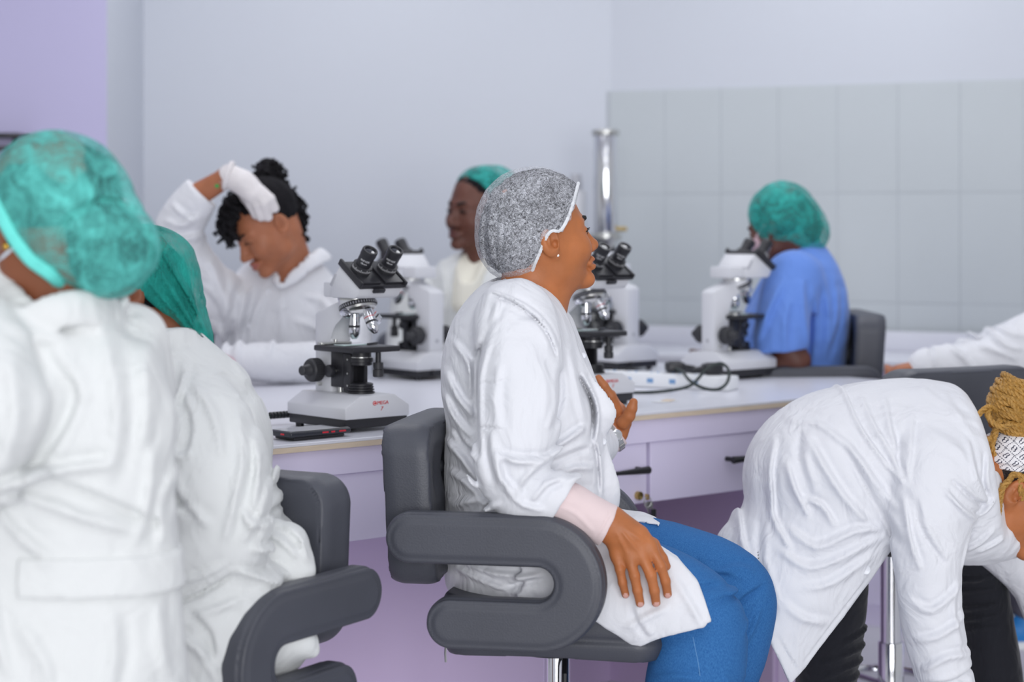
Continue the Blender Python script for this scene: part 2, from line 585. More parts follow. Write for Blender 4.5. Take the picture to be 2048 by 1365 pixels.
def folds(D, rows, near=None):
    """cloth folds: each row is (photo pixel polyline, width in px, depth in mm); positive stands proud, negative sinks in"""
    s = D / F_PX
    items = []
    for (pl, w, amp) in rows:
        Q = spline([at(p[0], p[1], D)[[0, 2]] for p in pl], 3).astype(f32) if len(pl) > 2 else np.array([at(p[0], p[1], D)[[0, 2]] for p in pl], dtype=f32)
        items.append((Q, w * s * 0.80, amp * 0.0016))
    def f(P):
        p = P[:, [0, 2]]
        out = np.zeros(len(p), dtype=f32)
        for (Q, w, amp) in items:
            lo = Q.min(0) - 3 * w; hi = Q.max(0) + 3 * w
            idx = np.nonzero((p[:, 0] > lo[0]) & (p[:, 0] < hi[0]) & (p[:, 1] > lo[1]) & (p[:, 1] < hi[1]))[0]
            if len(idx) == 0: continue
            q = p[idx]
            L = np.concatenate([[0], np.cumsum(np.linalg.norm(np.diff(Q, axis=0), axis=1))]); T = L[-1]
            best = np.full(len(q), 1e9, dtype=f32); sg = np.zeros(len(q), dtype=f32); tt = np.zeros(len(q), dtype=f32)
            for i in range(len(Q) - 1):
                e = Q[i + 1] - Q[i]; l2 = float(e @ e) + 1e-12
                v = q - Q[i]
                h = np.clip((v @ e) / l2, 0, 1)
                b = v - h[:, None] * e
                d = np.sqrt((b * b).sum(1))
                m = d < best
                best = np.where(m, d, best)
                sg = np.where(m, np.sign(e[0] * v[:, 1] - e[1] * v[:, 0]), sg)
                tt = np.where(m, (L[i] + h * math.sqrt(l2)) / T, tt)
            x = best * sg / w
            env = np.sqrt(np.clip(np.sin(np.clip(tt, 0, 1) * math.pi), 0, 1)) * 0.85 + 0.15
            g = np.exp(-x * x) - 0.45 * np.exp(-(x - 1.5) ** 2)
            out[idx] += amp * env * g * np.exp(-np.maximum(best / w - 2.2, 0) ** 2)
        if near is not None:
            out = out * np.clip((near - P[:, 1]) / 0.06, 0, 1)
        return out
    return f

def ripple(amp, freq, seed, stretch=(1, 1, 1)):
    """soft random unevenness of cloth"""
    r = np.random.RandomState(seed)
    K = (r.randn(7, 3) * freq * np.asarray(stretch)).astype(f32)
    ph = (r.rand(7) * 6.28).astype(f32)
    a = (0.5 + r.rand(7)).astype(f32); a /= a.sum()
    def f(P):
        w = np.sin(P @ K[0] * 0.5 + ph[1]) * 1.3
        out = np.zeros(len(P), dtype=f32)
        for i in range(7):
            sx = np.sin(P @ K[i] + ph[i] + w)
            out += a[i] * (1 - 1.8 * np.abs(sx))
        return out * amp
    return f

def DISP(f, *gs):
    def h(P):
        d = f(P)
        m = np.abs(d) < 0.05
        if m.any():
            Q = P[m]
            e = np.zeros(len(Q), dtype=f32)
            for g in gs:
                e += g(Q)
            d = d.copy(); d[m] = d[m] - e
        return d
    return h

def evalf(f, P, step=250000):
    P = np.ascontiguousarray(P, dtype=f32)
    if len(P) <= step: return f(P)
    return np.concatenate([f(P[i:i + step]) for i in range(0, len(P), step)])

def net(f, lo, hi, res, proj=1):
    """surface nets over a block-sparse grid"""
    B = 8
    lo = np.asarray(lo, float); hi = np.asarray(hi, float)
    nb = np.maximum(np.ceil((hi - lo) / (res * B)).astype(int), 1)
    g = np.stack(np.meshgrid(*[np.arange(k) for k in nb], indexing='ij'), -1).reshape(-1, 3)
    cc = lo + (g + 0.5) * B * res - 0.5 * res
    dc = evalf(f, cc)
    act = np.abs(dc) < B * res * 0.87 * 1.6 + 0.012
    n = nb * B
    val = np.repeat(np.repeat(np.repeat(np.where(dc < 0, -1.0, 1.0).astype(f32).reshape(nb), B, 0), B, 1), B, 2)
    ga = g[act]
    if len(ga) == 0: return np.zeros((0, 3)), np.zeros((0, 4), int)
    o = np.stack(np.meshgrid(*[np.arange(B)] * 3, indexing='ij'), -1).reshape(-1, 3)
    ijk = (ga[:, None, :] * B + o[None]).reshape(-1, 3)
    v = evalf(f, lo + ijk * res)
    val[ijk[:, 0], ijk[:, 1], ijk[:, 2]] = v
    val[0] = 1; val[-1] = 1; val[:, 0] = 1; val[:, -1] = 1; val[:, :, 0] = 1; val[:, :, -1] = 1
    ins = val < 0
    s = [slice(0, -1), slice(1, None)]
    cnt = np.zeros(tuple(n - 1), dtype=np.int8)
    for a in (0, 1):
        for b in (0, 1):
            for c in (0, 1):
                cnt += ins[s[a], s[b], s[c]]
    cells = np.argwhere((cnt > 0) & (cnt < 8))
    cid = np.full(tuple(n - 1), -1, dtype=np.int32)
    cid[cells[:, 0], cells[:, 1], cells[:, 2]] = np.arange(len(cells))
    off = np.array([(a, b, c) for a in (0, 1) for b in (0, 1) for c in (0, 1)])
    cv = np.stack([val[cells[:, 0] + q[0], cells[:, 1] + q[1], cells[:, 2] + q[2]] for q in off], 1)
    acc = np.zeros((len(cells), 3)); num = np.zeros(len(cells))
    for i in range(8):
        for j in range(i + 1, 8):
            if np.abs(off[i] - off[j]).sum() == 1:
                m = (cv[:, i] < 0) != (cv[:, j] < 0)
                t = np.where(m, cv[:, i] / np.where(m, cv[:, i] - cv[:, j], 1), 0)
                acc += np.where(m[:, None], off[i] + t[:, None] * (off[j] - off[i]), 0)
                num += m
    V = lo + (cells + acc / num[:, None]) * res
    quads = []
    for axn in range(3):
        sl0 = [slice(1, -1)] * 3; sl1 = [slice(1, -1)] * 3
        sl0[axn] = slice(0, -1); sl1[axn] = slice(1, None)
        A = ins[tuple(sl0)]; Bv = ins[tuple(sl1)]
        e = np.argwhere(A != Bv)
        if len(e) == 0: continue
        fl = A[e[:, 0], e[:, 1], e[:, 2]]
        base = e.copy()
        o1, o2 = [k for k in range(3) if k != axn]
        base[:, o1] += 1; base[:, o2] += 1
        def idx(d1, d2):
            q = base.copy(); q[:, o1] += d1; q[:, o2] += d2
            return cid[q[:, 0], q[:, 1], q[:, 2]]
        q4 = np.stack([idx(-1, -1), idx(0, -1), idx(0, 0), idx(-1, 0)], 1)
        if axn == 1: fl = ~fl
        q4 = np.where(fl[:, None], q4, q4[:, ::-1])
        quads.append(q4)
    Q = np.concatenate(quads)
    Q = Q[(Q >= 0).all(1)]
    for _ in range(proj):
        h = res * 0.35
        d0 = evalf(f, V)
        G = np.stack([evalf(f, V + np.eye(3)[k] * h) - d0 for k in range(3)], 1) / h
        gl = (G * G).sum(1)
        stp = np.clip(d0 / np.maximum(gl, 0.25), -res * 0.6, res * 0.6)
        V = V - G * stp[:, None]
    return V, Q

def sdf_obj(name, f, lo, hi, res, mats, parent=None, off=None, pick=None, proj=1):
    V, Q = net(f, lo, hi, res, proj)
    mi = None
    if pick is not None and len(Q):
        mi = pick(V[Q].mean(1))
    return np_mesh(name, V, Q, mats, parent, True, off, mi)

def surf(f, px, py, D0, D1, lift=0.0):
    """first point of field f met at photo pixel px, py between two depths"""
    Ds = np.arange(D0, D1, 0.0015)
    P = np.stack([(px - MID) * Ds / F_PX, Ds, CAM_H - (py - HOR) * Ds / F_PX], 1)
    d = evalf(f, P)
    k = np.nonzero(d < 0)[0]
    D = Ds[k[0]] if len(k) else 0.5 * (D0 + D1)
    return at(px, py, D - lift)

# ------------------------------------------------------------------ the room
def struct(o):
    o['kind'] = 'structure'
    return o

fl = MB().box((0, 4.0, -0.03), (9.0, 9.0, 0.06)).build('floor', M['floor'])
struct(fl)
ce = MB().box((0, 4.6, 3.03), (9.0, 7.8, 0.06)).build('ceiling', M['ceiling'])
struct(ce)
for i, (lx, ly) in enumerate(((-0.6, 1.5), (0.9, 1.5), (-0.9, 3.0), (0.9, 3.2), (-0.9, 5.2), (1.0, 5.4), (-0.6, 6.7), (1.0, 6.5))):
    struct(MB().box((lx, ly, 2.985), (0.98, 0.98, 0.03), bev=0.004).build('trim_%d' % (i + 1), M['white_plastic']))

CORN = np.array([0.383, 7.70])                # corner of the two walls
WD = np.array([0.906, -0.4234])               # along the right wall, towards the viewer
WN = np.array([-0.4234, -0.906])              # out of the right wall into the room
struct(MB().box((CORN[0] - 2.2, 7.76, 1.5), (4.5, 0.12, 3.0)).build('wall_back', M['wall_white']))
ang_w = math.atan2(WD[1], WD[0])
wr = MB().box((2.25, -0.06 + 0.12 * 0, 1.5), (4.5, 0.12, 3.0)).build('wall_right', M['wall_white'])
wr.location = (CORN[0] - WN[0] * 0.0, CORN[1], 0)
wr.rotation_euler = (0, 0, ang_w)
wr.location = (CORN[0] - WN[0] * 0.12 , CORN[1] - WN[1] * 0.12 , 0)
struct(wr)
# wall tiles, each a piece of its own; local frame of the wall: x along it, -y into the room
TW, TH = 0.225, 0.40
tile_me = None
gr = MB().box((1.5, -0.1240, 1.20), (3.2, 0.008, 1.34)).build('grout_bed', M['grout'], wr)
for ix in range(12):
    for iz in range(3):
        if tile_me is None:
            t = MB().box((0, 0, 0), (TW - 0.0032, 0.008, TH - 0.0032), bev=0.0008, seg=1).build('tile', M['tile'], wr)
            tile_me = t.data
        else:
            t = link(bpy.data.objects.new('tile', tile_me), wr)
        t.location = (0.0 + TW * (ix + 0.5), -0.1252 - 0.0004 * ((ix * 7 + iz * 3) % 3), 1.871 - TH * (iz + 0.5))

# lilac wall block at the left
lw = MB().box((-1.425 - 1.5, 7.36, 1.5), (3.0, 0.72, 3.0)).build('wall_left', [M['wall_lilac'], M['wall_white']])
for p in lw.data.polygons:
    if p.normal.x > 0.5: p.material_index = 1
struct(lw)
sh = empty('wall_shelf', (-1.86, 6.97, 1.62))
tag(sh, 'thin black wall shelf on the lilac wall above the green cap', 'shelf')
MB().box((0, -0.06, 0.045), (0.34, 0.16, 0.014), bev=0.003).build('board', M['black_metal'], sh)
MB().box((0, -0.06, 0.0), (0.26, 0.12, 0.014), bev=0.003).build('lower_rail', M['black_metal'], sh)
for sx in (-0.12, 0.12):
    MB().box((sx, 0.01, 0.02), (0.016, 0.02, 0.07), bev=0.002).build('bracket', M['black_metal'], sh)

def wpt(a, b, z):
    p = CORN + WD * a + WN * b
    return (p[0], p[1], z)

# socket plate on the tiles
sk = empty('wall_socket', wpt(1.72, 0.012, 1.46), ang_w)
MB().box((0, -0.006, 0), (0.086, 0.012, 0.10), bev=0.003).build('cover_plate', M['white_plastic'], sk)
MB().box((0.0, -0.014, 0.022), (0.016, 0.008, 0.022), bev=0.002).build('rocker_switch', M['white_plastic'], sk)
MB().cyl((0.0, -0.0115, 0.038), (0.0, -0.0135, 0.038), 0.004).build('indicator_lamp', M['red_print'], sk)
for dx, dz in ((-0.011, -0.022), (0.011, -0.022), (0, -0.006)):
    MB().box((dx, -0.0122, dz), (0.005, 0.002, 0.009)).build('socket_hole', M['enamel_dark'], sk)
tag(sk, 'white socket plate with switch on the grey tiled wall', 'socket')

# counter along the tiled wall
cn = empty('wall_counter', wpt(0, 0, 0), ang_w)
tag(cn, 'white topped counter with lilac front along the tiled wall', 'counter')
MB().box((1.55, -0.30, 0.885), (3.1, 0.56, 0.03), bev=0.003).build('countertop', M['laminate'], cn)
MB().box((1.55, -0.045, 0.935), (3.1, 0.03, 0.07), bev=0.003).build('upstand', M['laminate'], cn)
for k in range(5):
    MB().box((0.31 + 0.62 * k, -0.535, 0.47), (0.612, 0.02, 0.79), bev=0.002).build('door', M['lilac'], cn)
MB().box((1.55, -0.28, 0.43), (3.06, 0.48, 0.86)).build('carcass', M['lilac'], cn)

# polished steel column and white canister standing on the counter near the corner
pc = at(1211, 470, 7.15)
wd = empty('water_distiller', (pc[0], pc[1], 0.90))
tag(wd, 'tall polished steel column of a distiller in the room corner', 'distiller')
MB().cyl((0, 0, 0.0), (0, 0, 0.30), 0.075, 0.068, bev=0.008).build('boiler', M['steel'], wd)
MB().lathe((0, 0, 0.30), (0, 0, 1), [(0, 0.066), (0.02, 0.05), (0.05, 0.036), (0.08, 0.034), (0.10, 0.044)], 28).build('neck', M['steel'], wd)
MB().cyl((0, 0, 0.40), (0, 0, 0.425), 0.058, bev=0.004).build('flange', M['steel'], wd)
MB().cyl((0, 0, 0.425), (0, 0, 0.775), 0.044, bev=0.002).build('column_pipe', M['chrome'], wd)
MB().cyl((0, 0, 0.775), (0, 0, 0.797), 0.050, bev=0.004).build('top_rim', M['steel'], wd)
MB().cyl((0.04, -0.01, 0.44), (0.075, -0.02, 0.44), 0.008, bev=0.001).build('tap', M['brass'], wd)
pc = at(1152, 430, 7.24)
wc = empty('canister', (pc[0], pc[1], 0.90))
tag(wc, 'pale narrow canister beside the steel column', 'canister')
MB().cyl((0, 0, 0), (0, 0, 0.58), 0.036, bev=0.008).build('body', M['enamel'], wc)
MB().cyl((0, 0, 0.58), (0, 0, 0.64), 0.024, 0.020, bev=0.004).build('cap', M['enamel_dark'], wc)

# ------------------------------------------------------------------ the bench (origin at the near left of its front edge)
B0 = np.array([-0.487, 4.01]); BU = np.array([0.756, 0.6545]); BN = np.array([-0.6545, 0.756])
BU /= np.linalg.norm(BU); BN /= np.linalg.norm(BN)
ang_b = math.atan2(BU[1], BU[0])
TOP = 0.92
def bp(s, t, z=TOP):
    p = B0 + BU * s + BN * t
    return np.array([p[0], p[1], z])
S0, S1, W = -1.15, 2.24, 1.31
wt = empty('bench_worktop', bp(0, 0, TOP), ang_b)
tag(wt, 'long white laminate worktop with a pale plywood edge carrying the microscopes', 'worktop')
MB().box(((S0 + S1) / 2, W / 2, -0.0035), (S1 - S0 - 0.002, W - 0.002, 0.007), bev=0.001, seg=1).build('laminate_sheet', M['laminate'], wt)
MB().box(((S0 + S1) / 2, W / 2, -0.0125), (S1 - S0, W, 0.0108)).build('plywood_core', M['ply'], wt)

fa = empty('bench_fascia', bp(0, 0, 0), ang_b)
tag(fa, 'lilac fascia board right under the worktop edge', 'fascia')
zt = TOP - 0.0185
MB().box(((S0 + S1) / 2, 0.022, (zt + 0.846) / 2), (S1 - S0 - 0.03, 0.018, zt - 0.846), bev=0.001, seg=1).build('front_board', M['lilac'], fa)
MB().box((S1 - 0.025, W / 2, (zt + 0.80) / 2), (0.018, W - 0.06, zt - 0.80), bev=0.001, seg=1).build('end_board', M['lilac'], fa)
MB().box(((S0 + S1) / 2, W - 0.03, (zt + 0.80) / 2), (S1 - S0 - 0.07, 0.018, zt - 0.80), bev=0.001, seg=1).build('rear_board', M['lilac'], fa)

def handle(parent, s0, s1, z):
    for s in (s0 + 0.012, s1 - 0.012):
        MB().cyl((s, 0.0, z), (s, -0.028, z), 0.006, seg=12).build('handle_post', M['black_metal'], parent)
    MB().lathe((s0, -0.032, z), (1, 0, 0), [(0, 0.0075), (0.003, 0.0095), (0.02, 0.0085), ((s1 - s0) / 2, 0.0048), (s1 - s0 - 0.02, 0.0085), (s1 - s0 - 0.003, 0.0095), (s1 - s0, 0.0075)], 14).build('handle_bar', M['black_metal'], parent)

def drawer_unit(s0, s1, label, hs=None, lock=None):
    r = empty('drawer_unit', bp(s0, 0.02, 0), ang_b)
    tag(r, label, 'drawer', 'lilac drawer units under the bench')
    w = s1 - s0
    MB().box((w / 2, 0.252, 0.778), (w - 0.0, 0.46, 0.158)).build('carcass', M['lilac'], r)
    dr = MB().box((w / 2, 0.010, 0.7735), (w - 0.003, 0.018, 0.143), bev=0.0015, seg=1).build('drawer_front', M['lilac'], r)
    if hs:
        handle(dr, hs[0] - s0, hs[1] - s0, 0.785)
    if lock:
        lk = MB().cyl((lock - s0, 0.002, 0.722), (lock - s0, -0.010, 0.722), 0.010, bev=0.001).build('lock', M['brass'], r)
    return r
drawer_unit(-1.10, -0.42, 'lilac drawer unit at the left end behind the seated students')
drawer_unit(-0.41, 0.62, 'wide plain lilac drawer front left of the foremost chair')
drawer_unit(0.63, 1.088, 'lilac drawer unit with short black handle just right of the seated woman', (0.86, 1.063), 1.055)
drawer_unit(1.098, 1.85, 'lilac drawer unit with black handle beside the bending woman', (1.35, 1.62))

kr = empty('key_bunch', bp(1.055, 0.005, 0.722), ang_b)
tag(kr, 'small bunch of keys hanging in the drawer lock', 'keys')
def key(parent, dx, rot):
    k = MB()
    k.lathe((dx, -0.016, -0.020), (0, 1, 0), [(0, 0.009), (0.002, 0.009)], 14)
    k.box((dx + 0.012 * math.sin(rot), -0.015, -0.020 - 0.02 * math.cos(rot)), (0.005, 0.002, 0.028), ry=-rot)
    return k.build('key', M['steel'], parent)
MB().box((0.0, -0.017, 0.0), (0.004, 0.012, 0.014), bev=0.001).build('inserted_key', M['brass'], kr)
MB().tube([(0.012 * math.cos(a), -0.019, -0.012 + 0.012 * math.sin(a)) for a in np.linspace(0, 6.1, 15)], 0.0012, 6).build('ring', M['steel'], kr)
key(kr, 0.004, 0.3); key(kr, 0.012, 0.9)
MB().box((0.018, -0.020, -0.045), (0.016, 0.006, 0.03), bev=0.003).build('tag_fob', M['black_plastic'], kr)

pn = empty('bench_pedestal', bp(0, 0, 0), ang_b)
tag(pn, 'recessed lilac panels carrying the bench under its drawers', 'pedestal')
for (a, b, t) in ((-1.1, 0.10, 0.30), (0.105, 1.08, 0.30), (1.86, 2.2, 0.30)):
    MB().box(((a + b) / 2, t, 0.345), (b - a - 0.003, 0.018, 0.69), bev=0.001, seg=1).build('panel', M['lilac_deep'], pn)
MB().box((1.47, 0.95, 0.345), (0.78, 0.018, 0.69)).build('panel', M['lilac_deep'], pn)
MB().box((1.085, 0.62, 0.345), (0.018, 0.64, 0.69)).build('panel', M['lilac_deep'], pn)
MB().box((1.857, 0.62, 0.345), (0.018, 0.64, 0.69)).build('panel', M['lilac_deep'], pn)

# ------------------------------------------------------------------ microscopes (x towards the stage side, origin on the bench)
def make_scope():
    r = empty('microscope')
    # base: a lilac-free grey housing over a black skirt on four feet
    sec = [(-0.0865, 0.030), (0.0865, 0.030), (0.0865, 0.056), (0.046, 0.082), (-0.046, 0.082), (-0.0865, 0.056)]
    base = MB().prism(sec, 'x', -0.118, 0.100, bev=0.003).build('base', M['enamel'], r)
    MB().box((-0.009, 0, 0.020), (0.212, 0.167, 0.022), bev=0.003).build('base_skirt', M['black_plastic'], r)
    for sx in (-0.095, 0.078):
        for sy in (-0.068, 0.068):
            MB().cyl((sx, sy, 0.0), (sx, sy, 0.012), 0.009, 0.010, seg=14).build('foot', M['black_plastic'], r)
    me = text_mesh('MEGA', 0.0115)
    t1 = link(bpy.data.objects.new('lettering', me), base); me.materials.append(M['red_print'])
    t1.location = (0.1004, 0.0135, 0.064); t1.rotation_euler = (math.pi / 2, 0, math.pi / 2)
    me2 = text_mesh('7', 0.0125, shear=0.25)
    t2 = link(bpy.data.objects.new('lettering', me2), base); me2.materials.append(M['red_print'])
    t2.location = (0.1004, 0.010, 0.0505); t2.rotation_euler = (math.pi / 2, 0, math.pi / 2)
    MB().lathe((0.1003, -0.0085, 0.064), (1, 0, 0), [(0, 0.0052), (0.0005, 0.0052)], 20).build('emblem', M['red_print'], base)
    MB().tube([(0.1009, -0.0085 + 0.0030 * math.cos(a), 0.064 + 0.0030 * math.sin(a)) for a in np.linspace(0.7, 5.6, 14)], 0.0006, 5).build('emblem', M['white_print'], base)
    # stand: column and raised arm in one piece
    arm = [(-0.098, 0.076), (-0.098, 0.262), (-0.085, 0.270), (-0.010, 0.293), (0.050, 0.293), (0.050, 0.270), (0.012, 0.268),
           (-0.022, 0.243), (-0.034, 0.228), (-0.036, 0.205), (-0.036, 0.076)]
    MB().prism(arm, 'y', -0.026, 0.026, bev=0.006).build('arm', M['enamel'], r)
    MB().cyl((0.022, 0, 0.268), (0.022, 0, 0.300), 0.036, 0.040, seg=32, bev=0.002).build('head_mount', M['enamel'], r)
    MB().cyl((0.022, 0, 0.2975), (0.022, 0, 0.3015), 0.0405, seg=32).build('head_ring', M['steel'], r)
    # head
    head = MB()
    head.prism([(-0.046, 0.303), (-0.046, 0.338), (0.024, 0.338), (0.024, 0.303)], 'y', -0.040, 0.040, bev=0.004)
    head.prism([(0.006, 0.303), (0.006, 0.338), (0.034, 0.3745), (0.042, 0.3765), (0.112, 0.327), (0.102, 0.308), (0.094, 0.303)], 'y', -0.058, 0.058, bev=0.005)
    head.build('head', M['enamel'], r)
    MB().prism([(0.0045, 0.333), (0.024, 0.360), (0.030, 0.357), (0.012, 0.329)], 'y', -0.0595, 0.0595, bev=0.001).build('head_band', M['enamel_dark'], r)
    # black eyepiece carrier on the sloping face
    th = math.atan2(0.327 - 0.3765, 0.094 - 0.024)
    c = np.array([0.077, 0, 0.352])
    ex = np.array([math.cos(th), 0, math.sin(th)]); ez = np.array([-math.sin(th), 0, math.cos(th)])
    def L(a, b, h):
        return tuple(c + ex * a + np.array([0, 1, 0]) * b + ez * h)
    plate = MB().box(L(0, 0, 0.005), (0.094, 0.120, 0.010), ry=-th, bev=0.002).build('eyepiece_plate', M['black_plastic'], r)
    for sy in (-1, 1):
        MB().box(L(0, sy * 0.0595, 0.010), (0.096, 0.007, 0.016), ry=-th, bev=0.002).build('side_rail', M['black_plastic'], plate)
        MB().box(L(0.002, sy * 0.030, 0.0125), (0.082, 0.048, 0.007), ry=-th, bev=0.002).build('slider', M['black_plastic'], plate)
    MB().box(L(0.051, -0.01, -0.002), (0.006, 0.030, 0.010), ry=-th, bev=0.001).build('clip', M['black_plastic'], plate)
    ed = np.array([0.62, 0, 0.785]); ed /= np.linalg.norm(ed)
    side = np.array([0.81, -0.59, 0]); side -= ed * (side @ ed); side /= np.linalg.norm(side)
    crs = np.cross(ed, side)
    for sy in (-1, 1):
        p = np.array(L(-0.004, sy * 0.0345, 0.012))
        tb = MB().lathe(p - ed * 0.006, ed, [(0, 0.0205), (0.010, 0.0215), (0.011, 0.0222), (0.026, 0.0222), (0.027, 0.0195)], 28).build('diopter_ring', M['knob_black'], r)
        ey = MB().lathe(p + ed * 0.018, ed, [(0, 0.0168), (0.030, 0.0168), (0.0305, 0.0176), (0.044, 0.0176), (0.046, 0.0166), (0.046, 0.0130), (0.042, 0.0120)], 28).build('eyepiece', M['black_plastic'], r)
        MB().lathe(p + ed * 0.0605, ed, [(0, 0.0120), (0.001, 0.007), (0.0015, 0.0)], 20).build('eye_lens', M['lens'], ey)
        for (txt, hh, sz) in (('WF10X', 0.040, 0.0070), ('18mm', 0.0325, 0.0060)):
            mt = text_mesh(txt, sz, 0.0001)
            co = np.zeros(len(mt.vertices) * 3); mt.vertices.foreach_get('co', co); co = co.reshape(-1, 3)
            a = co[:, 0] / 0.0171
            rr = (0.0171 + np.maximum(co[:, 2], 0) * 1.0)[:, None]
            q = p + ed * hh + (np.cos(a)[:, None] * side + np.sin(a)[:, None] * crs) * rr + co[:, 1:2] * ed
            mt.vertices.foreach_set('co', q.astype(f32).ravel()); mt.materials.append(M['white_print'])
            link(bpy.data.objects.new('lettering', mt), ey)
        tk = MB()
        for k in range(16):
            a = -1.1 + k * 0.15
            d = math.cos(a) * side + math.sin(a) * crs
            tk.tube([p + ed * 0.012 + d * 0.0223, p + ed * (0.0165 if k % 4 else 0.019) + d * 0.0223], 0.0005, 4)
        tk.build('scale_marks', M['white_print'], tb)
    # nosepiece and objectives
    nax = np.array([0.34, 0, -0.94]); nax /= np.linalg.norm(nax)
    nc = np.array([0.026, 0, 0.291])
    nose = MB().lathe(nc - nax * 0.002, nax, [(0, 0.030), (0.004, 0.041), (0.006, 0.0425), (0.013, 0.0425), (0.015, 0.041)], 40).build('nosepiece_ring', M['knob_black'], r)
    kn = MB()
    for k in range(44):
        a = 2 * math.pi * k / 44
        u = np.array([0, 1, 0]); w = np.cross(nax, u)
        d = u * math.cos(a) + w * math.sin(a)
        kn.tube([nc + nax * 0.005 + d * 0.0425, nc + nax * 0.0105 + d * 0.0425], 0.0009, 4)
    o = kn.build('knurling', M['enamel_dark'], nose); o['kind'] = 'stuff'
    MB().lathe(nc + nax * 0.013, nax, [(0, 0.040), (0.005, 0.038), (0.011, 0.029), (0.013, 0.0)], 40).build('nosepiece', M['steel'], r)
    def objective(p, d, L_, red):
        d = np.array(d, float); d /= np.linalg.norm(d)
        ob = MB().lathe(p, d, [(0, 0.0122), (L_ * 0.48, 0.0122), (L_ * 0.49, 0.0115), (L_ * 0.56, 0.0115), (L_ * 0.57, 0.0125), (L_ * 0.80, 0.0125), (L_ * 0.88, 0.0095), (L_ * 0.93, 0.0085), (L_, 0.005), (L_, 0.0)], 28).build('objective', M['chrome'], r)
        MB().lathe(np.array(p) + d * L_ * 0.485, d, [(0, 0.0124), (L_ * 0.09, 0.0124)], 28).build('grip_band', M['black_plastic'], ob)
        if red:
            MB().lathe(np.array(p) + d * L_ * 0.30, d, [(0, 0.01235), (0.0018, 0.01235)], 28).build('colour_ring', M['red_print'], ob)
    objective((0.015, 0.0, 0.268), (0, 0, -1), 0.062, False)
    objective((0.054, 0.004, 0.274), (0.46, 0.08, -0.88), 0.058, True)
    objective((0.030, 0.026, 0.272), (0.25, 0.62, -0.74), 0.040, True)
    objective((0.030, -0.028, 0.276), (0.22, -0.60, -0.76), 0.022, False)
    # stage with slide holder
    MB().box((0.024, 0.0, 0.1855), (0.146, 0.128, 0.013), bev=0.003).build('stage', M['black_plastic'], r)
    MB().box((0.012, 0.0, 0.1932), (0.036, 0.080, 0.0024), bev=0.0005).build('slide', M['slide_glass'], r)
    MB().box((-0.022, -0.02, 0.1955), (0.008, 0.075, 0.006), bev=0.001).build('slide_clip', M['steel'], r)
    MB().box((0.040, 0.030, 0.1955), (0.004, 0.05, 0.005), ry=0, rz=0.5, bev=0.001).build('slide_clip', M['black_plastic'], r)
    MB().cyl((-0.036, -0.050, 0.191), (-0.036, -0.050, 0.1985), 0.011, bev=0.002).build('holder_screw', M['steel'], r)
    MB().cyl((-0.030, -0.018, 0.191), (-0.030, -0.018, 0.204), 0.0035, seg=12).build('holder_screw', M['steel'], r)
    # stage carriage, tension knob, condenser, lamp
    car = MB().box((-0.016, 0.0, 0.137), (0.046, 0.050, 0.086), bev=0.002).build('focus_block', M['black_plastic'], r)
    MB().box((0.020, -0.020, 0.130), (0.026, 0.010, 0.088), bev=0.002).build('carriage', M['black_plastic'], r)
    MB().box((0.008, 0.020, 0.130), (0.046, 0.010, 0.086), bev=0.002).build('carriage', M['black_plastic'], r)
    for dz in (0.100, 0.128, 0.160):
        MB().cyl((0.026, -0.0255, dz), (0.026, -0.0275, dz), 0.0022, seg=10).build('screw', M['steel'], r)
    MB().cyl((-0.018, -0.026, 0.132), (-0.018, -0.040, 0.132), 0.004, seg=12).build('tension_shaft', M['steel'], r)
    MB().cyl((-0.018, -0.036, 0.132), (-0.018, -0.048, 0.132), 0.0145, bev=0.002).build('tension_knob', M['black_plastic'], r)
    MB().cyl((-0.020, -0.012, 0.082), (-0.020, -0.012, 0.110), 0.006, seg=14).build('guide_rod', M['steel'], r)
    cd = MB().lathe((0.040, 0, 0.179), (0, 0, -1), [(0, 0.022), (0.012, 0.022), (0.013, 0.0235), (0.015, 0.0235), (0.016, 0.026), (0.024, 0.026), (0.025, 0.024), (0.031, 0.024), (0.033, 0.020)], 32).build('condenser', M['black_plastic'], r)
    MB().lathe((0.040, 0, 0.1665), (0, 0, -1), [(0, 0.0238), (0.0018, 0.0238)], 32).build('condenser_ring', M['steel'], cd)
    MB().cyl((0.075, 0.020, 0.180), (0.075, 0.020, 0.152), 0.006, seg=14).build('drive_shaft', M['black_plastic'], r)
    MB().lathe((0.075, 0.020, 0.154), (0, 0, -1), [(0, 0.011), (0.014, 0.011), (0.0145, 0.009), (0.016, 0.009), (0.0165, 0.012), (0.031, 0.012), (0.033, 0.010)], 16).build('drive_knob', M['knob_black'], r)
    lamp = MB()
    pr = [(0, 0.027)]
    for k in range(4):
        z = 0.0012 + k * 0.006
        pr += [(z, 0.025), (z + 0.0015, 0.030 - k * 0.0012), (z + 0.0040, 0.030 - k * 0.0012), (z + 0.0052, 0.025)]
    pr += [(0.026, 0.020), (0.0255, 0.0)]
    lamp.lathe((0.040, 0, 0.081), (0, 0, 1), pr, 36)
    lamp.build('lamp_housing', M['black_plastic'], r)
    # coarse and fine focus knobs on both sides
    for sy in (-1, 1):
        ck = MB().lathe((-0.067, sy * 0.026, 0.132), (0, sy, 0), [(0, 0.014), (0.010, 0.014), (0.0105, 0.025), (0.012, 0.0265), (0.034, 0.0265), (0.037, 0.024), (0.038, 0.018)], 36).build('coarse_knob', M['knob_black'], r)
        rb = MB()
        for k in range(30):
            a = 2 * math.pi * k / 30
            rb.tube([(-0.067 + 0.0265 * math.cos(a), sy * 0.039, 0.132 + 0.0265 * math.sin(a)), (-0.067 + 0.0265 * math.cos(a), sy * 0.058, 0.132 + 0.0265 * math.sin(a))], 0.0013, 5)
        o = rb.build('ribbing', M['knob_black'], ck); o['kind'] = 'stuff'
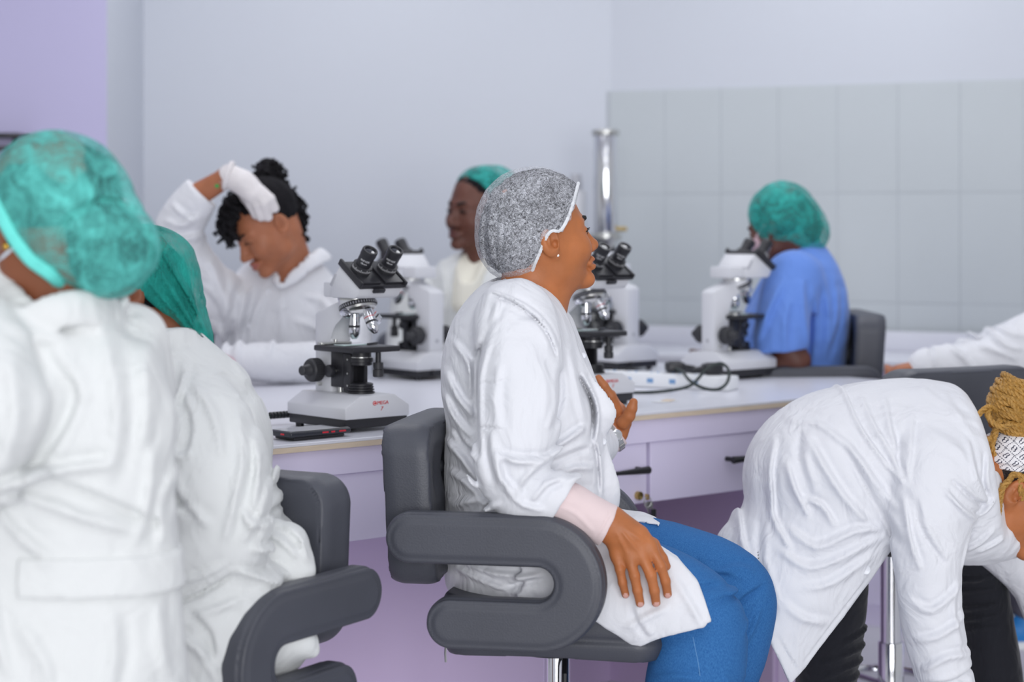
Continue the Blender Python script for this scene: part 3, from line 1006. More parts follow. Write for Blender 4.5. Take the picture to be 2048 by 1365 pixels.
        MB().lathe((-0.067, sy * 0.062, 0.132), (0, sy, 0), [(0, 0.016), (0.006, 0.014), (0.012, 0.0115), (0.020, 0.0115), (0.022, 0.010), (0.022, 0.0)], 28).build('fine_knob', M['knob_black'], r)
    MB().box((-0.075, -0.030, 0.098), (0.010, 0.010, 0.008), bev=0.001).build('lock_lever', M['steel'], r)
    MB().cyl((-0.066, -0.0262, 0.060), (-0.066, -0.0262, 0.0625), 0.001).build('pin', M['steel'], r)
    MB().cyl((-0.104, 0.03, 0.022), (-0.126, 0.03, 0.022), 0.009, 0.007, seg=14).build('cable_inlet', M['black_plastic'], r)
    MB().lathe((-0.0985, 0, 0.115), (-1, 0, 0), [(0, 0.006), (0.002, 0.005), (0.002, 0.0)], 14).build('rear_plug', M['enamel_dark'], r)
    return r

scope = make_scope()
ang_front = math.atan2(-BN[1], -BN[0])       # faces the near edge
ang_far = math.atan2(BN[1], BN[0])           # faces the far edge
spots = [
    (bp(0.335, 0.185), ang_front, 'sharp grey compound microscope on the front edge beside the phone'),
    (bp(1.107, 0.27), ang_front, 'grey compound microscope right behind the hand and face of the woman in the clear hairnet'),
    (bp(1.295, 1.176), ang_far, 'blurred grey microscope on the far side turned towards the woman with the raised glove'),
    (np.append(at(1222, 0, 6.07)[:2], TOP), ang_far, 'pale microscope turned away at the far side in front of the steel column'),
    (np.append(at(1462, 0, 5.75)[:2], TOP), ang_b, 'grey microscope which the person in blue scrubs looks into'),
    (np.append(at(-52, 0, 3.72)[:2], TOP), ang_front, 'microscope cut by the left picture edge below the face mask'),
]
for i, (p, a, lab) in enumerate(spots):
    o = scope if i == 0 else copy_tree(scope)
    o.location = tuple(p); o.rotation_euler = (0, 0, a); o.scale = (1, 1, 0.945)
    tag(o, lab, 'microscope', 'microscopes on the bench')

# ------------------------------------------------------------------ small things on the bench
ph = empty('phone', bp(0.150, 0.075), ang_b + 0.04)
tag(ph, 'black phone in a case with red buttons at the bench edge', 'phone')
MB().box((0, 0, 0.0045), (0.132, 0.068, 0.007), bev=0.003).build('back_cover', M['black_plastic'], ph)
MB().box((0.0, 0.0, 0.0135), (0.160, 0.080, 0.012), bev=0.0055, seg=4).build('case', M['phone'], ph)
MB().box((0, 0, 0.0196), (0.148, 0.070, 0.0012), bev=0.0004, seg=1).build('screen', M['lens'], ph)
for k, (dx, w) in enumerate(((0.055, 0.018), (0.030, 0.010), (0.010, 0.016))):
    MB().box((dx, -0.0402, 0.0135), (w, 0.002, 0.0035), bev=0.0008).build('button', M['phone_red'], ph)
MB().box((-0.0802, -0.012, 0.0135), (0.002, 0.012, 0.0035), bev=0.0008).build('button', M['phone_red'], ph)

cb = empty('power_lead', bp(0.24, 0.335), ang_b)
tag(cb, 'ribbed black power lead behind the front microscope', 'cable')
q0 = np.array([0.10, -0.02, 0.022])
pts = spline([(0.05, 0.00, 0.022), (-0.02, 0.0, 0.020), (-0.10, 0.01, 0.012), (-0.20, 0.03, 0.006), (-0.36, 0.12, 0.006)], 6)
MB().tube(pts, 0.0045, 8).build('cable', M['cord'], cb)
rl = MB()
for k in range(6):
    rl.lathe((0.035 - k * 0.009, 0.0, 0.0215), (-1, 0, -0.02), [(0, 0.008), (0.005, 0.008)], 12)
o = rl.build('strain_relief', M['black_plastic'], cb)

ps0 = at(1196, 0, 5.50); ps1 = at(1468, 0, 5.30)
pc = (ps0 + ps1) / 2
ang_p = math.atan2(ps1[1] - ps0[1], ps1[0] - ps0[0])
ps = empty('power_strip', (pc[0], pc[1], TOP), ang_p)
tag(ps, 'white power strip with plugs lying between two microscopes', 'power strip')
LEN = float(np.linalg.norm(ps1[:2] - ps0[:2]))
MB().box((0, 0, 0.019), (LEN, 0.075, 0.038), bev=0.006).build('housing', M['white_plastic'], ps)
for k in range(5):
    x = -LEN / 2 + 0.045 + k * 0.066
    so = MB().box((x, -0.002, 0.0385), (0.052, 0.056, 0.002), bev=0.0008, seg=1).build('outlet', M['white_plastic'], ps)
    for dx, dy in ((-0.010, -0.008), (0.010, -0.008), (0.0, 0.012)):
        MB().box((x + dx, dy, 0.0397), (0.006, 0.008, 0.001)).build('outlet_hole', M['blue_print'], so)
    MB().box((x, -0.0378, 0.020), (0.018, 0.0012, 0.012)).build('front_mark', M['blue_print'], so)
def plug(px, py, D, rz, label):
    p = at(px, py, D)
    r = empty('plug', (p[0], p[1], TOP + 0.041), rz)
    tag(r, label, 'plug', 'black plugs on the power strip')
    MB().box((0, 0, 0.014), (0.052, 0.046, 0.028), bev=0.008, seg=3).build('body', M['black_plastic'], r)
    MB().cyl((0.024, 0, 0.014), (0.055, 0, 0.012), 0.009, 0.005, seg=12).build('cord_sleeve', M['black_plastic'], r)
    MB().box((0, 0, 0.0285), (0.03, 0.02, 0.003), bev=0.001).build('finger_grip', M['black_plastic'], r)
plug(1350, 745, 5.40, 0.1, 'black plug on the left of the power strip')
plug(1424, 750, 5.345, 3.4, 'black plug on the right of the power strip')
cd = empty('cord', at(1372, 760, 5.3))
tag(cd, 'thin dark cord looping over the power strip', 'cord')
path = [(1262, 786, 5.20), (1300, 785, 5.20), (1345, 781, 5.22), (1380, 772, 5.24), (1398, 756, 5.26), (1413, 738, 5.27), (1440, 727, 5.27), (1457, 740, 5.24), (1455, 764, 5.21), (1437, 779, 5.19), (1408, 777, 5.19), (1380, 762, 5.22), (1366, 745, 5.31), (1352, 738, 5.37)]
MB().tube(spline([at(*p) for p in path], 6), 0.0042, 8).build('cable', M['cord'], cd, off=cd.location)
pp = empty('paper_scrap', bp(1.29, 0.16, TOP + 0.0005), ang_b + 0.2)
tag(pp, 'small white paper scrap lying beside the microscope base', 'paper')
MB().box((0, 0, 0.001), (0.075, 0.035, 0.0012)).build('sheet', M['white_plastic'], pp)
MB().box((0.012, 0, 0.0026), (0.045, 0.024, 0.0018), rz=0.3).build('folded_corner', M['ply'], pp)

# ------------------------------------------------------------------ swivel stools with looped arms (x forward)
def make_chair():
    r = empty('swivel_chair')
    bar = 0.0465
    xs, xe = -0.265, 0.135
    zt_, zb = 0.851 - bar, 0.607 + bar
    rad = (zt_ - zb) / 2
    cx, cz = xe - rad - bar, (zt_ + zb) / 2
    def arm2d(X, Z):
        # centre line: top bar, half circle, bottom bar (the bottom one shorter)
        def segd(x0, z0, x1, z1):
            h = np.clip(((X - x0) * (x1 - x0) + (Z - z0) * (z1 - z0)) / ((x1 - x0) ** 2 + (z1 - z0) ** 2), 0, 1)
            return np.sqrt((X - x0 - h * (x1 - x0)) ** 2 + (Z - z0 - h * (z1 - z0)) ** 2)
        d = np.minimum(segd(xs + bar, zt_, cx, zt_), segd(xs + bar + 0.075, zb, cx, zb))
        arc = np.abs(np.sqrt((X - cx) ** 2 + (Z - cz) ** 2) - rad)
        d = np.where(X > cx, np.minimum(d, arc), d)
        return d - bar
    for sy in (1, -1):
        yc = 0.262 * sy
        def arm(P, yc=yc):
            d2 = arm2d(P[:, 0], P[:, 2])
            t = np.abs(P[:, 1] - yc) - 0.029
            k = 0.020
            a = np.maximum(d2 + k, 0); b = np.maximum(t + k, 0)
            e = np.sqrt(a * a + b * b) + np.minimum(np.maximum(d2 + k, t + k), 0) - k
            # piping seam where the side panel meets the edge strip
            sd = np.sqrt((d2 + 0.005) ** 2 + (np.abs(P[:, 1] - yc) - 0.0245) ** 2)
            return e - 0.0028 * np.exp(-(sd / 0.0035) ** 2) + 0.0018 * np.exp(-((sd - 0.008) / 0.003) ** 2)
        sdf_obj('armrest', arm, (-0.30, yc - 0.05, 0.58), (0.17, yc + 0.05, 0.88), 0.0042, M['leather'], r)
        MB().tube([(-0.155, yc + 0.008 * sy, 0.612), (-0.156, yc + 0.009 * sy, 0.598), (-0.155, yc + 0.009 * sy, 0.582)], 0.0022, 6).build('zip_pull', M['steel'], r)
    tufts = [(y, z) for y in (-0.10, 0.0, 0.10) for z in (0.78, 0.90)]
    def back(P):
        x = P[:, 0] + 0.250 - 0.20 * P[:, 1] ** 2 + 0.10 * (P[:, 2] - 0.85) * 0.6
        q = np.stack([np.abs(x) - 0.018, np.abs(P[:, 1]) - 0.150, np.abs(P[:, 2] - 0.848) - 0.092], 1)
        d = np.sqrt((np.maximum(q, 0) ** 2).sum(1)) + np.minimum(q.max(1), 0) - 0.058
        q2 = np.maximum(np.abs(P[:, 1]) - 0.19, np.abs(P[:, 2] - 0.848) - 0.125)
        x0 = x
        d = np.maximum(d, np.abs(x) - 0.046)
        for (y, z) in tufts:
            rr = (P[:, 1] - y) ** 2 + (P[:, 2] - z) ** 2
            d = d + 0.013 * np.exp(-rr / 0.0012) + 0.005 * np.exp(-rr / 0.006)
        sd = np.abs(np.maximum(np.abs(P[:, 1]) - 0.150, 0) ** 2 + np.maximum(np.abs(P[:, 2] - 0.848) - 0.092, 0) ** 2 - 0.046 ** 2) ** 0.5
        d = d + 0.004 * np.exp(-(sd / 0.012) ** 2) * (np.abs(x) > 0.02)
        return d
    bk = sdf_obj('backrest', back, (-0.36, -0.24, 0.67), (-0.17, 0.24, 1.03), 0.0045, M['leather'], r)
    for (y, z) in tufts:
        xx = -0.250 + 0.20 * y * y - 0.06 * (z - 0.85)
        for sx in (1, -1):
            MB().lathe((xx + sx * 0.0255, y, z), (sx, 0, 0), [(0, 0.0125), (0.004, 0.011), (0.0065, 0.006), (0.007, 0.0)], 14).build('tuft_button', M['leather'], bk)
    def seat(P):
        q = np.stack([np.abs(P[:, 0] - 0.015) - 0.155, np.abs(P[:, 1]) - 0.128, np.abs(P[:, 2] - 0.630) - 0.022], 1)
        d = np.sqrt((np.maximum(q, 0) ** 2).sum(1)) + np.minimum(q.max(1), 0) - 0.055
        d = np.maximum(d, np.abs(P[:, 2] - 0.628) - 0.056)
        return d + 0.006 * np.exp(-((P[:, 2] - 0.612) / 0.006) ** 2) + 0.010 * np.exp(-((P[:, 0]) ** 2 + P[:, 1] ** 2) / 0.02)
    sdf_obj('seat', seat, (-0.23, -0.24, 0.55), (0.27, 0.24, 0.72), 0.006, M['leather'], r)
    MB().box((-0.12, 0, 0.572), (0.10, 0.06, 0.010), bev=0.003).build('seat_bracket', M['black_metal'], r)
    MB().cyl((0, 0, 0.555), (0, 0, 0.575), 0.09, bev=0.004).build('seat_plate', M['black_metal'], r)
    MB().cyl((0, 0, 0.30), (0, 0, 0.56), 0.0255, seg=28).build('column_tube', M['chrome'], r)
    MB().cyl((0, 0, 0.03), (0, 0, 0.31), 0.031, seg=28, bev=0.002).build('outer_tube', M['chrome'], r)
    MB().tube([(0.02, -0.02, 0.55), (0.025, -0.055, 0.52), (0.025, -0.062, 0.44), (0.03, -0.062, 0.37)], 0.006, 8).build('lift_lever', M['black_metal'], r)
    MB().lathe((0, 0, 0), (0, 0, 1), [(0, 0.215), (0.006, 0.217), (0.010, 0.20), (0.022, 0.10), (0.035, 0.05), (0.05, 0.034)], 40).build('base_plate', M['chrome'], r)
    rg = MB().tube([(0.06 + 0.15 * math.cos(a), 0.15 * math.sin(a), 0.20) for a in np.linspace(-2.2, 2.2, 26)], 0.010, 10)
    rg.tube([(0.03, 0, 0.20), (0.21, 0, 0.20)], 0.008, 8)
    rg.build('foot_ring', M['chrome'], r)
    return r

chair = make_chair()
def place_chair(first, x, y, dz, yaw, label):
    o = chair if first else copy_tree(chair)
    o.location = (x, y, dz); o.rotation_euler = (0, 0, yaw)
    tag(o, label, 'chair', 'dark grey padded swivel chairs')
    return o
CH1 = place_chair(True, 0.085, 3.81, 0.0, math.radians(-11), 'dark grey looped-arm swivel chair under the woman in the clear hairnet')
place_chair(False, -0.605, 3.37, -0.07, math.radians(-120), 'dark grey swivel chair at lower left turned towards the viewer')
place_chair(False, 0.925, 4.86, 0.035, math.radians(117), 'dark swivel chair behind the bending woman')
place_chair(False, 0.80, 6.03, 0.10, math.radians(181), 'dark chair holding the person in blue scrubs')
place_chair(False, -0.93, 6.08, 0.06, math.radians(-50), 'dark chair just behind the woman with the raised gloved hand')
place_chair(False, -0.13, 6.62, 0.0, math.radians(-55), 'dark chair hidden behind the far bench edge under the person in the cream top')

# ------------------------------------------------------------------ people: shared anatomy
def head_frame(pos, yaw, pitch=0.0, roll=0.0, scale=1.0):
    """columns: right, forward, up; pitch > 0 looks down, roll > 0 tips the crown to the person's right"""
    fw = np.array([math.cos(yaw), math.sin(yaw), 0]); up = np.array([0, 0, 1.0])
    f2 = fw * math.cos(pitch) - up * math.sin(pitch)
    u2 = up * math.cos(pitch) + fw * math.sin(pitch)
    rt = np.cross(f2, u2)
    u3 = u2 * math.cos(roll) + rt * math.sin(roll)
    r3 = rt * math.cos(roll) - u2 * math.sin(roll)
    R = np.stack([r3, f2, u3], 1).astype(f32)
    pos = np.asarray(pos, dtype=f32)
    class H: pass
    h = H()
    h.R, h.pos, h.s = R, pos, scale
    h.loc = lambda P: ((P - pos) @ R) / scale
    h.w = lambda x, y, z: pos + (R @ np.array([x, y, z], dtype=f32)) * scale
    return h

def head_field(h, lips_open=0.0, nose_w=1.0, ears=True, full=1.0):
    cran = ell((0, -0.014, 0.040), (0.074, 0.094, 0.088))
    face = ell((0, 0.020, -0.018), (0.064 * full, 0.070, 0.088))
    jaw = U(0.02, cone((0, 0.062, -0.086), (0.044, 0.010, -0.062), 0.022, 0.021), cone((0.044, 0.010, -0.062), (0.052, -0.004, -0.03), 0.021, 0.020))
    cheek = ell((0.037, 0.054, -0.028), (0.028 * full, 0.030, 0.028))
    brow = cone((0.010, 0.080, 0.024), (0.042, 0.064, 0.022), 0.012, 0.010)
    nose = U(0.008, cone((0, 0.083, 0.012), (0, 0.103, -0.026), 0.008, 0.0115), ell((0, 0.105, -0.030), (0.0125, 0.0125, 0.0105)))
    wing = ell((0.0125 * nose_w, 0.095, -0.034), (0.0085, 0.011, 0.0085))
    sock = ell((0.031, 0.098, 0.006), (0.020, 0.017, 0.014))
    lid = ell((0.031, 0.0715, 0.005), (0.0150, 0.0145, 0.0125))
    ulip = U(0.004, cone((0, 0.0965, -0.056), (0.012, 0.0935, -0.0575), 0.0078, 0.0068), cone((0.012, 0.0935, -0.0575), (0.024, 0.083, -0.061), 0.0068, 0.004))
    llip = U(0.004, cone((0, 0.0955, -0.0695), (0.012, 0.092, -0.0685), 0.0088, 0.0078), cone((0.012, 0.092, -0.0685), (0.023, 0.083, -0.063), 0.0078, 0.004))
    crease = cone((0, 0.1075, -0.0630), (0.024, 0.092, -0.0622), 0.0030 + 0.004 * lips_open, 0.0020)
    chin = ell((0, 0.080, -0.094), (0.022, 0.018, 0.017))
    # ear: shell with a bowl and a lobe
    er = np.array([[0.94, 0.34, 0], [-0.34, 0.94, 0], [0, 0, 1]])
    e_out = ell((0.0790, -0.016, 0.000), (0.0098, 0.0195, 0.0300))
    e_lobe = ell((0.0725, -0.006, -0.027), (0.0065, 0.0095, 0.0105))
    e_bowl = ell((0.0885, -0.013, 0.004), (0.0095, 0.0125, 0.0205))
    e_rim = ell((0.0845, -0.007, -0.006), (0.0100, 0.0070, 0.0085))
    e_fold = ell((0.0810, -0.019, 0.004), (0.0050, 0.0034, 0.0140))
    def f(P):
        q = h.loc(P).astype(f32)
        bound = np.sqrt((q * q).sum(1)) - 0.17
        out = bound.copy()
        m = bound < 0.05
        if m.any():
            s = q[m].copy(); s[:, 0] = np.abs(s[:, 0])
            d = smin(cran(s), face(s), 0.030)
            d = smin(d, jaw(s), 0.022)
            d = smin(d, cheek(s), 0.020)
            d = smin(d, brow(s), 0.012)
            d = smax(d, -sock(s), 0.012)
            d = smin(d, lid(s), 0.004)
            d = smin(d, nose(s), 0.010)
            d = smin(d, wing(s), 0.005)
            d = smin(d, chin(s), 0.014)
            d = smin(d, ulip(s), 0.004)
            d = smin(d, llip(s), 0.005)
            d = smax(d, -crease(s), 0.003)
            if ears:
                e = smax(smin(e_out(s), e_lobe(s), 0.008), -e_bowl(s), 0.004)
                e = smin(e, e_fold(s), 0.003)
                e = smax(e, -e_rim(s), 0.002)
                d = smin(d, e, 0.005)
            out[m] = d
        return out * h.s
    return f

def lips_pick(h, nails=None):
    def pick(C):
        q = h.loc(C.astype(f32))
        a = np.abs(q[:, 0])
        w = np.clip(a / 0.025, 0, 1)
        mid = -0.0625
        half_h = 0.0125 * (1 - w ** 2.0)
        m = (np.abs(q[:, 2] - mid) < half_h) & (q[:, 1] > 0.082) & (a < 0.025)
        mi = m.astype(np.int32)
        if nails:
            for (c, R, r) in nails:
                k = (C - c) @ R / r
                mi[(k * k).sum(1) < 1] = 2
        return mi
    return pick

def eye_parts(h, root, off, sides=(-1, 1), look=0.0, open_=True):
    for s in sides:
        if open_:
            c = h.w(0.031 * s, 0.0722, 0.004)
            b = MB()
            bmesh.ops.create_uvsphere(b.bm, u_segments=20, v_segments=12, radius=0.0128 * h.s)
            eb = b.build('eye', M['eye_white'], root, off=None)
            eb.location = tuple(c - np.asarray(off))
            d = h.R @ np.array([look, 1, -0.05]); d /= np.linalg.norm(d)
            ir = MB().lathe(tuple(d * 0.0124 * h.s), tuple(d), [(0, 0.0072 * h.s), (0.0005, 0.0066 * h.s), (0.0012, 0.0)], 18).build('iris', M['eye_dark'], eb)
        pts = [h.w(s * x, y, z) for (x, y, z) in ((0.012, 0.092, 0.024), (0.024, 0.0885, 0.029), (0.036, 0.078, 0.0305), (0.047, 0.063, 0.026))]
        MB().tube(spline(pts, 4), 0.0038 * h.s, 6, rfun=lambda t: 0.55 + 0.6 * math.sin(math.pi * min(t * 1.1 + 0.1, 1))).build('eyebrow', M['brow'], root, off=off)
        pts = [h.w(s * x, y, z) for (x, y, z) in ((0.018, 0.0855, 0.004), (0.027, 0.0885, 0.0070), (0.036, 0.0855, 0.0062), (0.045, 0.0765, 0.002))]
        lash = MB().tube(spline(pts, 4), 0.0016 * h.s, 5)
        for k in range(8):
            t = k / 7
            p = spline(pts, 4)[int(round(t * 12))]
            dv = h.R @ np.array([s * (0.1 + 0.5 * t), 0.9, 0.25 if open_ else -0.5])
            lash.tube([p, p + dv * 0.005 * h.s], 0.0006 * h.s, 4)
        lash.build('eyelashes', M['brow'], root, off=off)

def finger_chain(pts, r0, r1):
    n = len(pts)
    rs = [r0 + (r1 - r0) * i / (n - 1) for i in range(n)]
    return chain(pts, rs, 0.004)

def person(label, base, group=None):
    r = empty('person', base)
    tag(r, label, 'person', group)
    return r

def tube_obj(name, pts, r, m, parent, off, seg=8, sub=4, rfun=None):
    return MB().tube(spline(pts, sub) if sub > 1 else pts, r, seg, rfun).build(name, m, parent, off=off)

def button(parent, off, f, px, py, D0, D1, r=0.0085):
    p = surf(f, px, py, D0, D1)
    b = MB().lathe(p + np.array([0, 0.001, 0]), (0, -1, 0), [(0, r), (0.002, r), (0.003, r * 0.85), (0.0022, r * 0.6), (0.0022, 0)], 18)
    return b.build('button', M['button'], parent, off=off)

# ================================================================== the woman in the clear hairnet
D5 = 3.85
P5b = np.array([at(1060, 0, 3.83)[0], 3.83, 0.0])
p5 = person('seated woman in white lab coat, clear hairnet and blue jeans, hand on her knee', P5b)
fw5 = np.array([0.99, 0.14, 0.0])
h5 = head_frame(at(1083, 480, 3.855), math.radians(22), math.radians(-10), 0.0, 0.985)
hand_pts = dict(
    pinky=[at(1232, 1112, 3.568), at(1240, 1140, 3.560), at(1245, 1166, 3.562), at(1251, 1190, 3.568)],
    ring=[at(1258, 1112, 3.562), at(1269, 1152, 3.552), at(1275, 1182, 3.556), at(1280, 1207, 3.562)],
    middle=[at(1282, 1108, 3.562), at(1302, 1152, 3.552), at(1309, 1183, 3.556), at(1312, 1206, 3.562)],
    index=[at(1300, 1090, 3.566), at(1322, 1134, 3.558), at(1331, 1163, 3.562), at(1335, 1189, 3.568)],
    thumb=[at(1262, 1062, 3.585), at(1306, 1090, 3.592), at(1324, 1118, 3.590), at(1332, 1133, 3.590)],
)
hand5 = U(0.006,
    finger_chain(hand_pts['pinky'], 0.0092, 0.0070), finger_chain(hand_pts['ring'], 0.0100, 0.0078),
    finger_chain(hand_pts['middle'], 0.0102, 0.0080), finger_chain(hand_pts['index'], 0.0100, 0.0078),
    finger_chain(hand_pts['thumb'], 0.0130, 0.0085))
palm5 = U(0.018, chain([at(1205, 1046, 3.575), at(1228, 1080, 3.572), at(1234, 1112, 3.570)], [0.024, 0.017, 0.011]),
          chain([at(1213, 1044, 3.575), at(1250, 1078, 3.568), at(1262, 1112, 3.564)], [0.024, 0.019, 0.0125]),
          chain([at(1222, 1044, 3.575), at(1268, 1078, 3.568), at(1285, 1108, 3.564)], [0.022, 0.018, 0.0125]),
          chain([at(1228, 1042, 3.578), at(1280, 1070, 3.572), at(1301, 1092, 3.568)], [0.020, 0.016, 0.0115]))
tend5 = folds(3.56, [(([1232, 1062], [1254, 1108]), 5, 1.2), (([1240, 1058], [1278, 1104]), 5, 1.3), (([1244, 1052], [1294, 1086]), 5, 1.2)], near=3.60)
forearm5 = chain([at(1050, 985, 3.60), at(1130, 1005, 3.58), at(1216, 1050, 3.575)], [0.036, 0.033, 0.024])
# far hand at the bench
fh = dict(
    index=[at(1236, 822, 4.20), at(1222, 793, 4.19), at(1208, 772, 4.185), at(1197, 757, 4.185)],
    middle=[at(1240, 822, 4.225), at(1222, 790, 4.24), at(1206, 786, 4.25), at(1200, 796, 4.25)],
    ring=[at(1240, 830, 4.245), at(1220, 804, 4.262), at(1206, 804, 4.268), at(1204, 816, 4.262)],
    pinky=[at(1238, 840, 4.262), at(1220, 820, 4.278), at(1208, 822, 4.282), at(1207, 832, 4.275)],
    thumb=[at(1247, 846, 4.185), at(1258, 832, 4.175), at(1264, 817, 4.17), at(1267, 805, 4.168)])
farhand = U(0.008, finger_chain(fh['index'], 0.0112, 0.0078), finger_chain(fh['middle'], 0.0105, 0.008), finger_chain(fh['ring'], 0.010, 0.0078),
            finger_chain(fh['pinky'], 0.009, 0.007), finger_chain(fh['thumb'], 0.0145, 0.0088),
            chain([at(1233, 868, 4.21), at(1242, 845, 4.215), at(1237, 822, 4.22)], [0.021, 0.023, 0.017]),
            chain([at(1234, 868, 4.225), at(1240, 845, 4.24), at(1238, 828, 4.255)], [0.020, 0.022, 0.014]))
farfore = chain([at(1150, 905, 4.12), at(1200, 890, 4.18), at(1234, 866, 4.21)], [0.034, 0.030, 0.021])
neck5 = U(0.02, cone(h5.w(0, -0.022, -0.03), at(1056, 630, 3.85), 0.056, 0.062), cone(h5.w(0, 0.012, -0.075), at(1082, 628, 3.85), 0.042, 0.048))
torso5 = loft([at(1056, 610, D5), at(1040, 660, D5), at(1030, 760, D5), at(1056, 900, D5), at(1060, 1040, D5), at(1068, 1160, D5)],
              [0.05, 0.075, 0.105, 0.120, 0.125, 0.13], [0.06, 0.14, 0.15, 0.14, 0.15, 0.16], ax=fw5)
leg5 = U(0.02, chain([at(1085, 1150, 3.74), at(1300, 1185, 3.69), at(1400, 1242, 3.67), at(1392, 1400, 3.67), at(1385, 1640, 3.70)], [0.080, 0.062, 0.050, 0.046, 0.036]),
         chain([at(1090, 1130, 3.98), at(1300, 1125, 3.97), at(1462, 1195, 3.95), at(1440, 1330, 3.93), at(1395, 1600, 3.93)], [0.085, 0.068, 0.055, 0.05, 0.038]))
arm5 = U(0.015, chain([at(1040, 668, 3.71), at(1030, 850, 3.62), at(1040, 975, 3.605)], [0.055, 0.046, 0.038]), chain([at(1085, 680, 4.02), at(1150, 850, 4.10), at(1150, 905, 4.12)], [0.055, 0.044, 0.036]))
head5 = head_field(h5, lips_open=0.5, full=1.06)
body5 = U(0.012, U(0.025, head5, neck5, torso5), U(0.012, SUB(0.0, DISP(U(0.010, hand5, palm5), tend5), lambda P: np.full(len(P), 1.0, f32)), forearm5), U(0.010, farhand, farfore), arm5, leg5)
nails5 = []
for k in ('pinky', 'ring', 'middle', 'index'):
    pa, pb = hand_pts[k][2], hand_pts[k][3]
    d = (pb - pa) / np.linalg.norm(pb - pa)
    vv = np.array([0, -1.0, 0]); vv -= d * (vv @ d); vv /= np.linalg.norm(vv)
    R = np.stack([d, np.cross(vv, d), vv], 1)
    nails5.append((pb + d * 0.0012 + vv * 0.0062, R, np.array([0.0072, 0.0052, 0.0045])))
pa, pb = fh['index'][2], fh['index'][3]
sdf_obj('body', body5, (-0.20, 3.50, 0.05), (0.58, 4.34, 1.60), 0.0030, SK_MAIN, p5, P5b, lips_pick(h5, nails5))
eye_parts(h5, p5, P5b, sides=(1, -1))
# hair under the net
cap_in = U(0.03, ell(at(1078, 434, 3.862), (0.094, 0.096, 0.094)), ell(at(1022, 490, 3.865), (0.058, 0.086, 0.056)), ell(at(1046, 498, 3.865), (0.044, 0.088, 0.054)), ell(at(1036, 450, 3.862), (0.070, 0.094, 0.080)))
capcut = poly_xz([(880, 280), (1190, 280), (1165, 366), (1150, 415), (1126, 466), (1104, 462), (1088, 489), (1075, 522), (1057, 566), (880, 620)], 3.80)
haircut = poly_xz([(880, 280), (1166, 280), (1160, 372), (1146, 418), (1124, 463), (1103, 464), (1087, 490), (1073, 524), (1056, 560), (880, 600)], 3.80)
sdf_obj('hair', DISP(INT(0.004, cap_in, haircut), ripple(0.004, 60, 3)), (-0.12, 3.74, 1.22), (0.16, 4.0, 1.52), 0.004, M['hair'], p5, P5b)
cap_out = U(0.03, ell(at(1072, 436, 3.862), (0.101, 0.103, 0.1005)), ell(at(1018, 491, 3.865), (0.0605, 0.094, 0.064)), ell(at(1044, 500, 3.865), (0.052, 0.096, 0.062)), ell(at(1032, 446, 3.862), (0.076, 0.101, 0.088)))
cap5f = INT(0.003, cap_out, capcut)
pleat = folds(3.80, [(([990 + 12 * k, 420 + 6 * k], [980 + 15 * k, 545 + 1 * k]), 6, 2.0) for k in range(5)] +
              [(([1085 + 14 * k, 385 + 10 * k], [1135 + 5 * k, 400 + 18 * k]), 5, 1.6) for k in range(4)] +
              [(([965, 430], [962, 500], [985, 548]), 5, 2.5), (([985, 400], [978, 480], [1000, 550]), 6, 2.0), (([1100, 342], [1140, 360], [1158, 372]), 5, 2.0)])
cap5 = sdf_obj('bouffant_cap', DISP(cap5f, pleat, ripple(0.0016, 45, 5)), (-0.13, 3.72, 1.20), (0.18, 4.02, 1.54), 0.0035, M['net_white'], p5, P5b)
rim = [(1160, 366), (1153, 392), (1145, 420), (1134, 447), (1122, 463), (1108, 463), (1099, 470), (1090, 488), (1082, 508), (1074, 526), (1066, 546), (1055, 558)]
rp = [surf(cap5f, x - 3, y - 1, 3.70, 3.95, 0.0005) for (x, y) in rim]
bd = MB().tube(spline(rp, 6), 0.0027, 6, rfun=lambda t: 1 + 0.35 * abs(math.sin(t * 95)))
bd.build('elastic_band', M['band_white'], cap5, off=P5b)
ep = h5.w(0.0785, -0.004, -0.029)
b = MB(); bmesh.ops.create_uvsphere(b.bm, u_segments=12, v_segments=8, radius=0.0030)
eo = b.build('ear_stud', M['pearl'], p5); eo.location = tuple(ep - P5b)

# lab coat
c_tor = loft([at(1040, 606, D5), at(1034, 628, D5), at(1028, 655, D5), at(1022, 700, D5), at(1026, 760, D5), at(1050, 830, D5), at(1054, 900, D5), at(1056, 1000, D5), at(1062, 1080, D5), at(1070, 1150, D5), at(1075, 1180, D5)],
             [0.050, 0.072, 0.098, 0.122, 0.138, 0.150, 0.156, 0.158, 0.166, 0.170, 0.150],
             [0.066, 0.125, 0.170, 0.192, 0.190, 0.180, 0.182, 0.186, 0.196, 0.205, 0.190], ax=fw5, k=0.01)
c_slv = loft([at(1030, 640, 3.705), at(1038, 735, 3.655), at(1037, 840, 3.615), at(1022, 920, 3.595), at(1040, 978, 3.590), at(1090, 996, 3.585), at(1126, 1002, 3.580)],
             [0.078, 0.079, 0.077, 0.070, 0.058, 0.053, 0.050], ax=(0, 1, 0), k=0.008)
c_cuffcut = half((1.0, 0, -0.62), at(1124, 1001, 3.58))
c_slv = INT(0.003, c_slv, c_cuffcut)
c_sl2 = loft([at(1085, 672, 4.02), at(1140, 800, 4.08), at(1158, 880, 4.11), at(1195, 890, 4.16)], [0.07, 0.064, 0.056, 0.045], ax=(0, 1, 0))
neckhole = U(0.01, cone(at(1050, 540, 3.85), at(1058, 622, 3.85), 0.066, 0.058), cone(at(1092, 540, 3.85), at(1098, 628, 3.85), 0.056, 0.036), cone(at(1134, 560, 3.84), at(1122, 650, 3.85), 0.056, 0.014))
